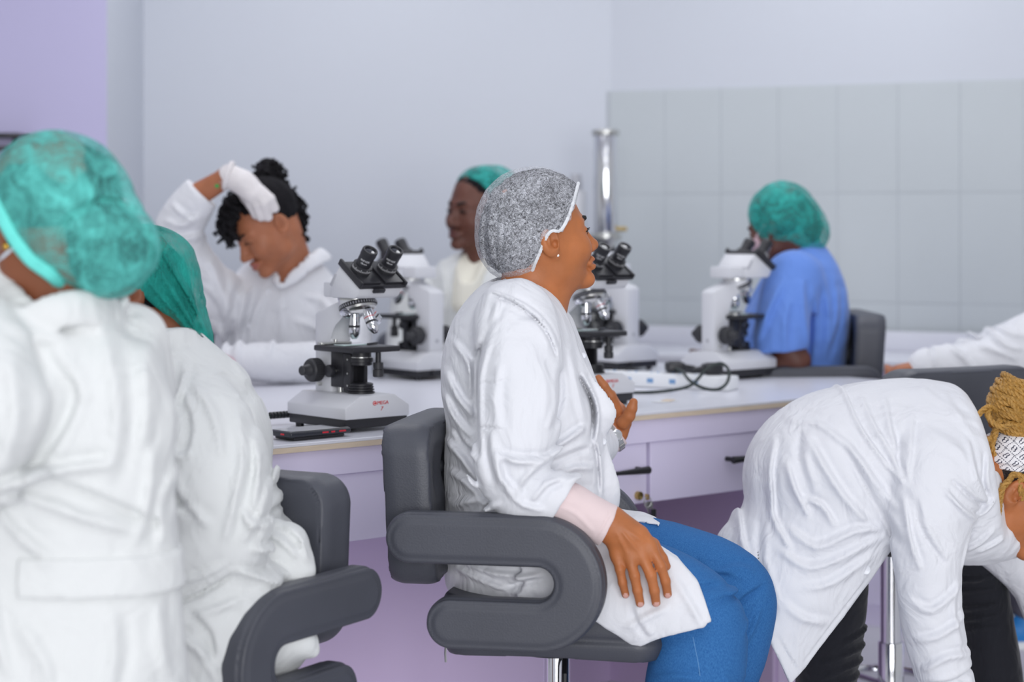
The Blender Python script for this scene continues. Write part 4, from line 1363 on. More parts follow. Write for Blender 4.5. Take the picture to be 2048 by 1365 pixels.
collar = U(0.006, loft([at(1002, 578, 3.885), at(1004, 579, 3.82), at(1036, 588, 3.790), at(1074, 612, 3.786), at(1106, 644, 3.800), at(1130, 686, 3.81)],
              [0.008, 0.008, 0.008, 0.008, 0.007, 0.005], [0.021, 0.022, 0.022, 0.022, 0.020, 0.012], ax=(-0.3, -0.9, 0.25)),
           loft([at(1000, 572, 3.87), at(1006, 574, 3.915), at(1050, 580, 3.925), at(1100, 606, 3.91), at(1128, 655, 3.88)],
              [0.008, 0.008, 0.008, 0.007, 0.005], [0.020, 0.020, 0.020, 0.018, 0.012], ax=(-0.3, 0.9, 0.25)))
placket = loft([at(1146, 712, 3.79), at(1170, 758, 3.775), at(1192, 786, 3.765), at(1212, 814, 3.760), at(1215, 836, 3.760), at(1196, 884, 3.775), at(1221, 970, 3.77), at(1218, 1020, 3.77), at(1206, 1066, 3.765)],
               [0.006] * 9, [0.014, 0.015, 0.016, 0.017, 0.017, 0.016, 0.018, 0.018, 0.016], ax=(0.35, -0.95, 0))
thigh_c = loft([at(1080, 1140, 3.735), at(1200, 1165, 3.700), at(1310, 1190, 3.680), at(1430, 1225, 3.672)], [0.112, 0.104, 0.100, 0.098], [0.122, 0.112, 0.106, 0.100], ax=(0, 1, 0))
flap = INT(0.004, U(0.03, thigh_c, loft([at(1200, 1200, 3.66), at(1310, 1235, 3.645), at(1420, 1245, 3.64)], [0.060, 0.060, 0.060], [0.075, 0.075, 0.07], ax=(0, 1, 0))),
           poly_xz([(1040, 1060), (1240, 1078), (1326, 1109), (1362, 1127), (1398, 1168), (1424, 1243), (1306, 1286), (1276, 1304), (1180, 1240), (1040, 1215)], 3.585))
flap = INT(0.003, flap, half((0, 1, 0), (0, 3.70, 0)))
thigh_f = loft([at(1090, 1115, 3.98), at(1200, 1112, 3.975), at(1340, 1130, 3.965)], [0.108, 0.100, 0.094], [0.104, 0.098, 0.094], ax=(0, 1, 0))
flap2 = INT(0.003, thigh_f, poly_xz([(1080, 990), (1250, 1010), (1322, 1048), (1318, 1052), (1265, 1043), (1215, 1056), (1080, 1200)], 3.93))
fold5 = folds(3.66, [
    (([986, 615], [964, 690], [950, 750], [951, 830], [958, 900]), 9, -9),
    (([1000, 600], [975, 650], [962, 690]), 8, 5),
    (([903, 690], [935, 730], [942, 790]), 9, 7), (([888, 752], [912, 800], [946, 838]), 10, 8), (([884, 800], [905, 845], [940, 880]), 9, 7),
    (([890, 900], [925, 930], [952, 968]), 10, 10), (([895, 960], [930, 975], [965, 1010]), 10, 7), (([905, 870], [925, 900], [950, 915]), 7, -7),
    (([900, 1030], [940, 1010], [985, 1010]), 10, 6), (([930, 1080], [970, 1010], [1000, 990]), 9, 6),
    (([1000, 895], [1040, 905], [1092, 906]), 10, 11), (([1090, 905], [1055, 930], [1035, 960]), 9, 8), (([994, 880], [1003, 940], [1048, 978]), 10, 8),
    (([1010, 960], [1045, 990], [1085, 1000]), 8, 6), (([1130, 938], [1090, 950], [1060, 985]), 9, 7), (([970, 850], [975, 900], [990, 950]), 10, -6),
    (([1088, 906], [1130, 885], [1172, 860]), 9, 8), (([1100, 930], [1140, 915], [1178, 905]), 9, -6), (([1105, 850], [1122, 800], [1120, 740]), 10, -8),
    (([1120, 955], [1150, 940], [1190, 945]), 9, 6), (([1140, 700], [1150, 750], [1160, 800], [1172, 850]), 9, 5), (([1120, 1010], [1160, 990], [1200, 1000]), 9, 5),
    (([960, 762], [990, 758], [1020, 750]), 4, -2), (([955, 846], [985, 843], [1010, 846]), 4, -2.5), (([1060, 700], [1090, 760], [1085, 830]), 14, 4), (([1000, 720], [990, 790], [1000, 850]), 12, 4),
    (([984, 590], [1022, 604], [1060, 628], [1092, 664], [1112, 710]), 4, -7), (([984, 583], [1022, 595], [1064, 618], [1098, 654], [1118, 700]), 4, 4),
    (([1160, 760], [1182, 800], [1192, 840], [1186, 890]), 7, -15), (([1190, 890], [1198, 930], [1202, 1000]), 5, -6),
    (([1050, 640], [1075, 650], [1100, 690]), 9, 4), (([1010, 610], [1040, 625], [1080, 640]), 6, -3),
    (([905, 1150], [960, 1165], [1050, 1190]), 8, 6), (([930, 1140], [1000, 1150], [1080, 1145]), 8, 6), (([1000, 1185], [1050, 1160], [1090, 1150]), 8, -5),
    (([1250, 1240], [1300, 1210], [1330, 1200]), 10, 4), (([1255, 1195], [1268, 1230], [1290, 1262]), 8, -4), (([1340, 1140], [1372, 1190], [1400, 1240]), 10, 4),
    (([1310, 1275], [1360, 1258], [1418, 1236]), 3, -2.5),
], near=3.95)
coat5f = U(0.006, SUB(0.006, U(0.022, c_tor, c_slv), neckhole), collar, placket)
coat5f = INT(0.02, coat5f, half((0, 0, -1.0), (0, 0, 0.655)))
coat5f = U(0.012, coat5f, c_sl2, flap, flap2)
coat5d = DISP(coat5f, fold5, ripple(0.0028, 22, 11, (1, 1, 0.6)))
coat5 = sdf_obj('lab_coat', coat5d, (-0.22, 3.47, 0.50), (0.42, 4.24, 1.30), 0.0042, M['coat'], p5, P5b)
for (x, y) in ((1172, 712), (1213, 884)):
    button(coat5, P5b, coat5d, x - 6, y, 3.55, 4.0, 0.006)
# pale pink sleeves showing below the coat cuffs
pk = INT(0.002, loft([at(1085, 996, 3.585), at(1130, 1008, 3.582), at(1180, 1035, 3.578), at(1222, 1056, 3.576)], [0.040, 0.042, 0.0405, 0.039], ax=(0, 1, 0)), half((1.0, 0, -0.50), at(1216, 1053, 3.576)))
pk = INT(0.002, pk, half((-1, 0, 0), at(1060, 1000, 3.58)))
sdf_obj('undershirt_sleeve', DISP(pk, ripple(0.0012, 40, 2), folds(3.55, [(([1110, 1010], [1150, 1025], [1185, 1062]), 6, 1.5), (([1222, 1022], [1190, 1078]), 3, -1.5)])), (0.02, 3.50, 0.72), (0.24, 3.66, 0.96), 0.003, M['pink'], p5, P5b)
pk2 = INT(0.002, loft([at(1180, 905, 4.14), at(1205, 888, 4.18), at(1236, 862, 4.21)], [0.036, 0.034, 0.032], ax=(0, 1, 0)), half((0.80, 0.1, 0.62), at(1234, 862, 4.21)))
sdf_obj('undershirt_sleeve', DISP(pk2, ripple(0.001, 40, 4)), (0.10, 4.05, 0.82), (0.30, 4.30, 1.02), 0.003, M['pink'], p5, P5b)
wa = empty('wristwatch', (0, 0, 0)); wa.parent = p5
wax = np.array([0.80, 0.25, 0.55]); wax /= np.linalg.norm(wax)
wc_ = at(1224, 872, 4.195)
u_ = np.cross(wax, [0, 0, 1.0]); u_ /= np.linalg.norm(u_); v_ = np.cross(wax, u_)
lkm = None
for k in range(18):
    a = 2 * math.pi * k / 18
    d = u_ * math.cos(a) + v_ * math.sin(a)
    tdir = -u_ * math.sin(a) + v_ * math.cos(a)
    R = Matrix([[*wax], [*tdir], [*d]]).transposed().to_4x4()
    lb = MB(); bmesh.ops.create_cube(lb.bm, size=1.0)
    for v in lb.bm.verts: v.co = Vector((v.co.x * 0.014, v.co.y * 0.0115, v.co.z * 0.0032))
    bmesh.ops.bevel(lb.bm, geom=lb.bm.edges[:], offset=0.0008, segments=1, affect='EDGES')
    lk = lb.build('band_link', M['steel'], wa)
    lk.matrix_local = Matrix.Translation(wc_ + d * 0.0352 - P5b) @ R
dd = -u_ * 0.35 + v_ * -0.93
dl = None
dvec = (np.array([0, -1, 0]) - wax * (np.array([0, -1, 0]) @ wax)); dvec /= np.linalg.norm(dvec)
MB().lathe(wc_ + dvec * 0.034, dvec, [(0, 0.012), (0.005, 0.012), (0.006, 0.010), (0.006, 0.0)], 22).build('watch_case', M['chrome'], wa, off=P5b)
# jeans
j_near = loft([at(1080, 1150, 3.76), at(1200, 1165, 3.72), at(1320, 1190, 3.695), at(1402, 1234, 3.68), at(1400, 1300, 3.668), at(1388, 1380, 3.665), at(1384, 1500, 3.67), at(1380, 1640, 3.70)],
              [0.10, 0.094, 0.086, 0.075, 0.083, 0.088, 0.086, 0.084], ax=(0, 1, 0), k=0.012)
j_far = loft([at(1090, 1125, 3.975), at(1220, 1122, 3.97), at(1340, 1140, 3.96), at(1440, 1172, 3.95), at(1474, 1206, 3.945), at(1455, 1290, 3.94), at(1420, 1390, 3.93), at(1395, 1600, 3.93)],
             [0.10, 0.094, 0.090, 0.084, 0.074, 0.078, 0.082, 0.080], ax=(0, 1, 0), k=0.012)
jf = folds(3.80, [(([1330, 1115], [1370, 1140], [1420, 1140]), 8, -4), (([1400, 1170], [1450, 1165], [1500, 1185]), 8, -4), (([1440, 1160], [1480, 1150], [1520, 1160]), 8, 4), (([1475, 1240], [1500, 1210], [1540, 1190]), 8, -5),
                  (([1420, 1300], [1450, 1330], [1478, 1345]), 9, 4), (([1300, 1310], [1340, 1300], [1390, 1305]), 8, 4), (([1300, 1345], [1350, 1330], [1400, 1345]), 8, 4), (([1480, 1320], [1510, 1280], [1530, 1230]), 8, 4)])
jeansf = DISP(U(0.010, j_near, j_far), jf, ripple(0.002, 22, 21))
j5 = sdf_obj('jeans', jeansf, (-0.10, 3.52, 0.20), (0.60, 4.12, 0.92), 0.005, M['denim'], p5, P5b)
sp = [surf(jeansf, x, y, 3.5, 3.9, 0.0004) for (x, y) in ((1386, 1275), (1391, 1300), (1397, 1330), (1401, 1364))]
tube_obj('seam', sp, 0.0009, mat('jeans_thread', lin(96, 146, 196), 0.8), j5, P5b, 5)
for (x, D) in ((1400, 3.68), (1410, 3.93)):
    q = at(x, 1690, D)
    sdf_obj('shoe', U(0.02, ell((q[0], q[1], 0.245), (0.055, 0.042, 0.045)), ell((q[0] + 0.09, q[1], 0.235), (0.085, 0.042, 0.032))), (q[0] - 0.1, q[1] - 0.08, 0.16), (q[0] + 0.22, q[1] + 0.08, 0.33), 0.009, M['white_plastic'], p5, P5b)

# ================================================================== the bending woman with golden braids
D7 = 4.17
P7b = np.array([at(1700, 0, D7)[0], D7, 0.0])
p7 = person('woman with golden braids and patterned headband bending down in a white coat', P7b)
h7 = head_frame(at(2040, 986, 4.12), math.radians(-14), math.radians(36), 0.0, 1.0)
neck7 = U(0.02, cone(h7.w(0, -0.03, -0.05), at(1965, 985, D7), 0.052, 0.062))
leg7 = U(0.02, chain([at(1640, 985, 4.17), at(1655, 1165, 4.19), at(1652, 1365, 4.19), at(1640, 1560, 4.2), at(1632, 1720, 4.2)], [0.09, 0.066, 0.050, 0.045, 0.036]),
         chain([at(1690, 1000, 4.36), at(1922, 1088, 4.41), at(1962, 1200, 4.41), at(1990, 1365, 4.40), at(2012, 1690, 4.40)], [0.085, 0.050, 0.040, 0.040, 0.036]))
arm7 = U(0.012, chain([at(1862, 970, 4.0), at(1853, 1180, 3.95), at(1905, 1420, 3.94), at(1925, 1480, 3.93)], [0.05, 0.04, 0.027, 0.024]),
         chain([at(1945, 1010, 4.33), at(2075, 1170, 4.35), at(2130, 1400, 4.3)], [0.05, 0.04, 0.026]))
def simple_hand(base, d, side, L=0.17, w=0.040):
    """relaxed hand from the wrist at base along d; side is the thumb's side"""
    d = np.asarray(d, float); d /= np.linalg.norm(d); s = np.asarray(side, float); s -= d * (s @ d); s /= np.linalg.norm(s)
    n = np.cross(d, s)
    fs = [chain([base, base + d * L * 0.25 + s * 0.010, base + d * L * 0.5 + s * 0.014], [0.024, 0.020, 0.014]),
          chain([base, base + d * L * 0.25 - s * 0.012, base + d * L * 0.48 - s * 0.022], [0.022, 0.018, 0.012])]
    for k, (o, ln) in enumerate(((0.028, 0.92), (0.009, 1.0), (-0.010, 0.95), (-0.028, 0.80))):
        a = base + d * L * 0.47 + s * o
        e = base + d * L * ln + s * o * 1.15
        m = (a + e) / 2 + n * 0.010
        fs.append(finger_chain([a, m, e], 0.0095, 0.0072))
    fs.append(finger_chain([base + d * L * 0.12 + s * 0.018, base + d * L * 0.35 + s * 0.042, base + d * L * 0.55 + s * 0.050], 0.013, 0.0085))
    return U(0.006, *fs)
hand7 = simple_hand(at(1925, 1480, 3.93), (0.25, 0, -1), (1, -0.3, 0))
tor7 = loft([at(1640, 960, D7), at(1760, 930, D7), at(1880, 940, D7), at(1960, 985, D7)], [0.12, 0.12, 0.12, 0.07], [0.15, 0.15, 0.16, 0.10], ax=(0, 0, 1))
body7 = U(0.015, U(0.02, head_field(h7), neck7, tor7), arm7, leg7, hand7)
sdf_obj('body', body7, (0.48, 3.78, 0.0), (1.36, 4.52, 1.16), 0.0045, SK_MAIN, p7, P7b, lips_pick(h7))
eye_parts(h7, p7, P7b, sides=(1, -1))
# coat
c7_tor = loft([at(1588, 968, D7), at(1632, 938, D7), at(1700, 928, D7), at(1780, 926, D7), at(1860, 936, D7), at(1925, 958, D7), at(1972, 1000, D7)],
              [0.105, 0.142, 0.160, 0.172, 0.180, 0.170, 0.115], [0.14, 0.18, 0.19, 0.19, 0.20, 0.19, 0.13], ax=(0, 0, 1), k=0.01)
c7_sk = INT(0.004, loft([at(1720, 960, D7), at(1650, 1060, D7), at(1578, 1165, D7), at(1500, 1290, D7)], [0.16, 0.165, 0.175, 0.19], [0.19, 0.20, 0.21, 0.22], ax=(0.8, 0, -0.6)),
            poly_xz([(1560, 800), (1506, 937), (1478, 1010), (1448, 1091), (1492, 1190), (1533, 1277), (1573, 1357), (1604, 1328), (1672, 1245), (1740, 1163), (1798, 1080), (1830, 1000), (1830, 800)], 4.02))
hol7 = loft([at(1640, 1090, D7), at(1580, 1170, D7), at(1490, 1300, D7)], [0.145, 0.155, 0.175], [0.17, 0.19, 0.20], ax=(0.8, 0, -0.6))
c7_sk = SUB(0.004, c7_sk, hol7)
c7_arm = loft([at(1868, 955, 4.03), at(1862, 1010, 3.99), at(1856, 1075, 3.965), at(1856, 1150, 3.955), at(1862, 1230, 3.95), at(1878, 1310, 3.945), at(1900, 1390, 3.94), at(1915, 1440, 3.935)],
              [0.108, 0.090, 0.074, 0.065, 0.061, 0.058, 0.053, 0.050], ax=(0, 1, 0), k=0.006)
c7_ar2 = loft([at(1935, 1000, 4.30), at(2000, 1080, 4.35), at(2078, 1170, 4.35), at(2120, 1330, 4.31)], [0.085, 0.07, 0.06, 0.048], ax=(0, 1, 0))
c7_ch = loft([at(1895, 1040, 4.12), at(1950, 1066, 4.14), at(1990, 1086, 4.18), at(2022, 1092, 4.21)], [0.085, 0.062, 0.034, 0.016], [0.12, 0.10, 0.08, 0.06], ax=(0, 0, 1))
c7_col = loft([at(1960, 905, 4.20), at(1968, 905, 4.10), at(1985, 960, 4.045), at(1992, 1020, 4.05), at(2005, 1065, 4.08)], [0.009] * 5, [0.022, 0.024, 0.026, 0.026, 0.018], ax=(0.5, -0.8, 0.2))
nh7 = cone(at(1992, 990, 4.155), h7.w(0, 0, -0.05), 0.056, 0.066)
fold7 = folds(4.0, [
    (([1703, 773], [1712, 830], [1735, 880], [1790, 955]), 6, 6), (([1735, 800], [1748, 850], [1775, 900], [1792, 958]), 8, 6), (([1780, 800], [1780, 860], [1790, 910], [1796, 960]), 9, 6), (([1830, 830], [1815, 880], [1803, 930], [1798, 965]), 9, 5),
    (([1800, 870], [1792, 910], [1800, 962]), 7, -6),
    (([1590, 850], [1640, 850], [1700, 900], [1745, 960], [1780, 1010]), 10, 7), (([1608, 870], [1600, 920], [1620, 990]), 10, -6), (([1560, 880], [1545, 950], [1552, 1020]), 8, 6),
    (([1575, 925], [1590, 980], [1615, 1030]), 9, 8), (([1620, 880], [1650, 940], [1690, 1000], [1740, 1050]), 11, 8), (([1680, 880], [1720, 960], [1760, 1030], [1788, 1080]), 10, -7),
    (([1605, 1000], [1640, 1010], [1665, 1050]), 8, 7), (([1545, 970], [1550, 1040], [1580, 1100]), 8, 6), (([1580, 1060], [1630, 1090], [1700, 1060], [1760, 1055]), 10, 8),
    (([1560, 1100], [1610, 1130], [1680, 1110], [1750, 1075]), 10, 7), (([1600, 1170], [1660, 1160], [1740, 1110]), 10, 6), (([1530, 1050], [1520, 1120], [1545, 1220]), 9, -6), (([1500, 1010], [1490, 1090], [1520, 1180]), 8, 5), (([1560, 1200], [1600, 1230], [1650, 1240]), 10, 5),
    (([1548, 1262], [1568, 1300], [1592, 1338]), 4, -3), (([1604, 1318], [1670, 1235], [1736, 1155]), 4, -2.5),
    (([1793, 985], [1800, 1060], [1818, 1120]), 7, 6), (([1812, 985], [1825, 1050], [1865, 1110]), 8, -6), (([1870, 970], [1910, 1010], [1945, 1035]), 7, 9), (([1885, 950], [1930, 990], [1965, 1010]), 7, -8),
    (([1930, 880], [1940, 950], [1972, 1005]), 8, 6), (([1965, 905], [1960, 960], [1975, 1000]), 6, -6), (([1918, 1130], [1935, 1080], [1950, 1060]), 8, -8), (([1945, 1030], [1965, 1020], [1985, 995]), 6, 7),
    (([1900, 800], [1930, 850], [1950, 880]), 12, 4), (([1850, 860], [1900, 890], [1930, 930]), 12, 4), (([1860, 780], [1900, 815], [1960, 850]), 8, 3),
    (([1800, 1180], [1840, 1200], [1905, 1150]), 9, 6), (([1810, 1260], [1850, 1250], [1912, 1215]), 9, 7), (([1825, 1320], [1870, 1290], [1925, 1290]), 9, 7), (([1830, 1350], [1880, 1340], [1930, 1320]), 8, -6), (([1895, 1140], [1885, 1200], [1900, 1270]), 8, 5),
    (([1960, 1110], [1990, 1095], [2015, 1080]), 6, 5), (([1925, 1110], [1960, 1090], [1990, 1060]), 7, 5), (([1640, 850], [1612, 850], [1592, 870]), 3, -2),
])
c7_tor = INT(0.03, c7_tor, half((1.0, 0, 0.16), at(1950, 900, D7)))
coat7f = U(0.012, SUB(0.004, U(0.03, c7_tor, c7_ch, c7_sk), nh7), c7_col, c7_ar2)
coat7d = DISP(U(0.016, coat7f, c7_arm), fold7, ripple(0.003, 18, 31))
coat7 = sdf_obj('lab_coat', coat7d, (0.42, 3.82, 0.30), (1.30, 4.46, 1.10), 0.0048, M['coat'], p7, P7b)
button(coat7, P7b, coat7d, 1732, 1141, 3.8, 4.4, 0.0095)
# black jeans
j7a = loft([at(1645, 1010, 4.17), at(1652, 1100, 4.185), at(1654, 1180, 4.19), at(1652, 1280, 4.19), at(1652, 1365, 4.19), at(1642, 1560, 4.2), at(1632, 1730, 4.2)],
           [0.115, 0.092, 0.086, 0.078, 0.064, 0.058, 0.050], ax=(0, 1, 0))
j7b = loft([at(1700, 1000, 4.36), at(1820, 1040, 4.39), at(1928, 1090, 4.41), at(1958, 1160, 4.41), at(1972, 1240, 4.41), at(1990, 1365, 4.40), at(2010, 1560, 4.40), at(2020, 1690, 4.40)],
           [0.11, 0.090, 0.074, 0.060, 0.060, 0.062, 0.056, 0.050], ax=(0, 1, 0))
jf7 = folds(4.3, [(([1918, 1175], [1960, 1170], [2000, 1160]), 5, 5), (([1918, 1200], [1960, 1192], [2003, 1188]), 5, 4), (([1915, 1240], [1960, 1228], [2010, 1218]), 6, 6), (([1915, 1262], [1960, 1250], [2012, 1240]), 5, 5), (([1925, 1290], [1960, 1270], [2010, 1265]), 6, 4),
                  (([1650, 1255], [1690, 1240], [1735, 1225]), 6, 4), (([1620, 1290], [1680, 1270], [1735, 1260]), 6, 4), (([1620, 1320], [1670, 1300], [1728, 1290]), 6, 4), (([1600, 1345], [1660, 1330], [1722, 1318]), 6, 4)])
sdf_obj('jeans', DISP(U(0.01, j7a, j7b), jf7, ripple(0.0015, 30, 8)), (0.50, 4.02, 0.05), (1.25, 4.56, 0.92), 0.006, M['black_denim'], p7, P7b)
for (x, D) in ((1640, 4.2), (2028, 4.40)):
    q = at(x, 1700, D)
    sdf_obj('shoe', U(0.02, ell((q[0], q[1], 0.055), (0.055, 0.042, 0.05)), ell((q[0] + 0.10, q[1], 0.036), (0.09, 0.042, 0.034))), (q[0] - 0.1, q[1] - 0.08, -0.02), (q[0] + 0.25, q[1] + 0.08, 0.14), 0.009, M['black_plastic'], p7, P7b)
# headband, hair and braids
scalp7 = INT(0.004, ell(h7.w(0, -0.016, 0.044), np.array([0.080, 0.100, 0.092]), h7.R), half(h7.R @ np.array([0, 1.0, -0.75]), h7.w(0, 0.045, 0.03)))
scalp7 = INT(0.004, scalp7, half(h7.R @ np.array([0, 0.55, -1.0]), h7.w(0, 0.0, 0.012)))
hair7 = sdf_obj('hair', scalp7, (0.93, 3.98, 1.08 - 0.35), (1.24, 4.30, 1.16), 0.005, M['hair_brown'], p7, P7b)
def band_pattern():
    m, nt, b = new_mat('headband_print')
    L = nt.links
    tc = nd(nt, 'ShaderNodeTexCoord')
    mp = nd(nt, 'ShaderNodeMapping'); mp.inputs['Rotation'].default_value = (0.0, 0.75, 0.0)
    L.new(tc.outputs['Object'], mp.inputs[0])
    sep = nd(nt, 'ShaderNodeSeparateXYZ'); L.new(mp.outputs[0], sep.inputs[0])
    def math_(op, a, bb=None, clamp=False):
        n = nd(nt, 'ShaderNodeMath', operation=op, use_clamp=clamp)
        for i, v in enumerate((a, bb)):
            if v is None: continue
            if isinstance(v, (int, float)): n.inputs[i].default_value = v
            else: L.new(v, n.inputs[i])
        return n.outputs[0]
    cell = 0.021
    def cellc(o):
        return math_('SUBTRACT', math_('FRACT', math_('DIVIDE', o, cell)), 0.5)
    u, v = cellc(sep.outputs['X']), cellc(sep.outputs['Z'])
    # open rings: two hooked loops in the middle of each lozenge
    def ring(du):
        uu = math_('ADD', u, du)
        rr = math_('SQRT', math_('ADD', math_('MULTIPLY', uu, uu), math_('MULTIPLY', v, v)))
        on = math_('LESS_THAN', math_('ABSOLUTE', math_('SUBTRACT', rr, 0.15)), 0.04)
        gap = math_('GREATER_THAN', math_('ADD', math_('ABSOLUTE', v), 0.0), 0.05)
        return math_('MULTIPLY', on, gap)
    rings = math_('ADD', ring(0.13), ring(-0.13), True)
    def dots(a_, o):
        line = math_('GREATER_THAN', math_('ABSOLUTE', a_), 0.455)
        fr = math_('GREATER_THAN', math_('FRACT', math_('DIVIDE', o, 0.0036)), 0.45)
        return math_('MULTIPLY', line, fr)
    dd_ = math_('ADD', dots(u, sep.outputs['Z']), dots(v, sep.outputs['X']), True)
    allm = math_('ADD', rings, dd_, True)
    mx = nd(nt, 'ShaderNodeMix', data_type='RGBA')
    L.new(allm, mx.inputs['Factor'])
    mx.inputs['A'].default_value = lin(238, 236, 238); mx.inputs['B'].default_value = lin(34, 36, 66)
    L.new(mx.outputs['Result'], b.inputs['Base Color'])
    b.inputs['Roughness'].default_value = 0.75
    return m
bandf = INT(0.004, ell(h7.w(0, -0.016, 0.046), np.array([0.088, 0.106, 0.098]), h7.R),
            lambda P: np.abs((h7.loc(P) @ np.array([0, -0.50, 0.866], f32)) - 0.088) - 0.033)
bandd = DISP(bandf, lambda P: 0.0035 * np.sin((h7.loc(P) @ np.array([0.3, -0.50, 0.866], f32)) * 300 + 2 * np.sin(h7.loc(P)[:, 1] * 40)))
sdf_obj('headband', bandd, (0.92, 3.98, 0.70), (1.26, 4.32, 1.20), 0.0035, band_pattern(), p7, P7b)
bun = empty('braid_bun', (0, 0, 0)); bun.parent = p7
def braid(path, r, parent, name='braid', taper=True):
    P = spline(path, 8)
    # resample evenly
    s = np.concatenate([[0], np.cumsum(np.linalg.norm(np.diff(P, axis=0), axis=1))])
    n = max(int(s[-1] / (r * 0.55)), 6)
    t = np.linspace(0, s[-1], n)
    Q = np.stack([np.interp(t, s, P[:, k]) for k in range(3)], 1)
    mb = MB()
    u = None
    strands = [[], [], []]
    for i in range(n):
        tg = Q[min(i + 1, n - 1)] - Q[max(i - 1, 0)]; tg /= np.linalg.norm(tg) + 1e-9
        if u is None:
            u = np.cross(tg, [0.3, 0.5, 0.8]); u /= np.linalg.norm(u)
        u = u - tg * (u @ tg); u /= np.linalg.norm(u)
        w = np.cross(tg, u)
        for k in range(3):
            a = t[i] / (r * 4.6) * 2 * math.pi + k * 2 * math.pi / 3
            strands[k].append(Q[i] + (u * math.cos(a) + w * math.sin(a)) * r * 0.48)
    for st in strands:
        mb.tube(st, r * 0.60, 5)
    return mb.build(name, M['braid'], parent, off=P7b)
rb = random.Random(5)
bc = at(2052, 822, 4.13)
for k in range(17):
    # braids wound round the bun, lying one above the other
    z0 = -0.055 + 0.0075 * k
    rad = 0.072 - 0.55 * max(0, z0 + 0.0) ** 1.15 * 0.9 - 0.10 * abs(z0)
    tilt = 0.35 + rb.uniform(-0.06, 0.06)
    ph0 = rb.uniform(0, 6.28)
    pts = []
    for a in np.linspace(2.3, 5.6 + rb.uniform(0, 0.5), 9):
        x = rad * math.cos(a) * 1.05; y = rad * math.sin(a) * 0.95
        z = z0 * 0.95 - tilt * x * 0.8 + 0.004 * math.sin(3 * a + ph0)
        pts.append(bc + np.array([x, y, z]))
    braid(pts, 0.0066, bun)
for k in range(6):
    a0 = -2.6 + k * 0.25
    pts = [bc + np.array([-0.05 + 0.022 * k, -0.05 - 0.008 * math.sin(k), 0.03 - 0.02 * k]), bc + np.array([-0.02 + 0.02 * k, -0.072, 0.0 - 0.012 * k]), bc + np.array([0.015 + 0.018 * k, -0.074, 0.045 - 0.02 * k]), bc + np.array([0.07, -0.05, 0.055 - 0.018 * k])]
    braid(pts, 0.0066, bun)
sdf_obj('bun_core', ell(bc + np.array([0.01, 0.01, -0.005]), (0.070, 0.062, 0.062)), bc - 0.1, bc + 0.1, 0.007, M['hair_brown'], bun, P7b)
# loose loop and the strands falling to the neck, the twist hanging beside the ear
braid([at(1992, 822, 4.09), at(1975, 815, 4.07), at(1956, 832, 4.06), at(1948, 858, 4.055), at(1955, 880, 4.06), at(1972, 882, 4.065), at(1988, 872, 4.08)], 0.0062, bun)
braid([at(1982, 812, 4.08), at(1975, 828, 4.065), at(1985, 845, 4.06), at(2005, 855, 4.06), at(2022, 848, 4.06)], 0.0066, bun)
braid([at(1995, 850, 4.09), at(1984, 880, 4.075), at(1986, 905, 4.075), at(1996, 918, 4.08)], 0.0066, bun)
braid([at(2000, 840, 4.08), at(1990, 870, 4.07), at(1982, 895, 4.085)], 0.0066, bun)
hr = empty('side_braids', (0, 0, 0)); hr.parent = p7
braid([h7.w(0.078, 0.03, 0.052), at(2034, 950, 4.045), at(2018, 962, 4.038), at(2006, 975, 4.036), at(2000, 990, 4.036)], 0.0068, hr)
braid([at(2006, 968, 4.04), at(2001, 1000, 4.036), at(1997, 1030, 4.036), at(1995, 1060, 4.04), at(1993, 1086, 4.042)], 0.0060, hr)
braid([h7.w(0.078, 0.035, 0.055), at(2044, 960, 4.045), at(2042, 980, 4.042), at(2046, 1000, 4.045)], 0.0068, hr)

# ================================================================== the standing person at the far left
D1 = 2.75
P1b = np.array([at(60, 0, D1)[0], D1, 0.0])
p1 = person('blurred person standing at the left edge in white coat and green bouffant cap', P1b)
h1 = head_frame(at(92, 448, D1), math.radians(134), math.radians(12), 0.0, 0.98)
neck1 = U(0.02, cone(h1.w(0, -0.02, -0.04), at(122, 660, D1 + 0.01), 0.056, 0.058))
tor1 = loft([at(120, 690, D1), at(60, 780, D1), at(40, 1000, D1), at(45, 1250, D1)], [0.045, 0.13, 0.16, 0.17], [0.045, 0.085, 0.10, 0.12], ax=(1, 0, 0))
leg1 = U(0.02, chain([at(110, 1250, D1), at(110, 1800, D1), at(110, 2380, D1)], [0.09, 0.06, 0.04]), chain([at(-30, 1250, D1), at(-30, 1800, D1), at(-30, 2380, D1)], [0.09, 0.06, 0.04]))
arm1 = U(0.02, chain([at(-60, 690, 2.66), at(0, 850, 2.56), at(-190, 960, 2.62)], [0.05, 0.042, 0.03]), chain([at(255, 690, 2.84), at(240, 900, 2.90), at(60, 980, 3.02)], [0.05, 0.042, 0.03]))
hand1 = simple_hand(at(-190, 960, 2.62), (-1, 0.2, -0.1), (0, 0.2, 1)); hand1b = simple_hand(at(60, 980, 3.02), (-1, 0.3, -0.1), (0, 0.2, 1))
sdf_obj('body', U(0.012, U(0.02, head_field(h1), neck1, tor1), leg1, arm1, hand1, hand1b), (-1.02, 2.44, 0.0), (-0.44, 3.16, 1.58), 0.0065, SK_DEEP, p1, P1b, lips_pick(h1))
for s in (-1,):
    pass
c1_t = loft([at(152, 648, D1), at(122, 672, D1), at(82, 706, D1), at(48, 760, D1), at(36, 850, D1), at(38, 1000, D1), at(44, 1120, D1), at(42, 1250, D1), at(40, 1400, D1), at(40, 1650, D1)],
            [0.060, 0.115, 0.176, 0.204, 0.212, 0.215, 0.212, 0.222, 0.230, 0.24], [0.030, 0.055, 0.090, 0.122, 0.135, 0.135, 0.135, 0.150, 0.165, 0.18], ax=(1, 0, 0), k=0.012)
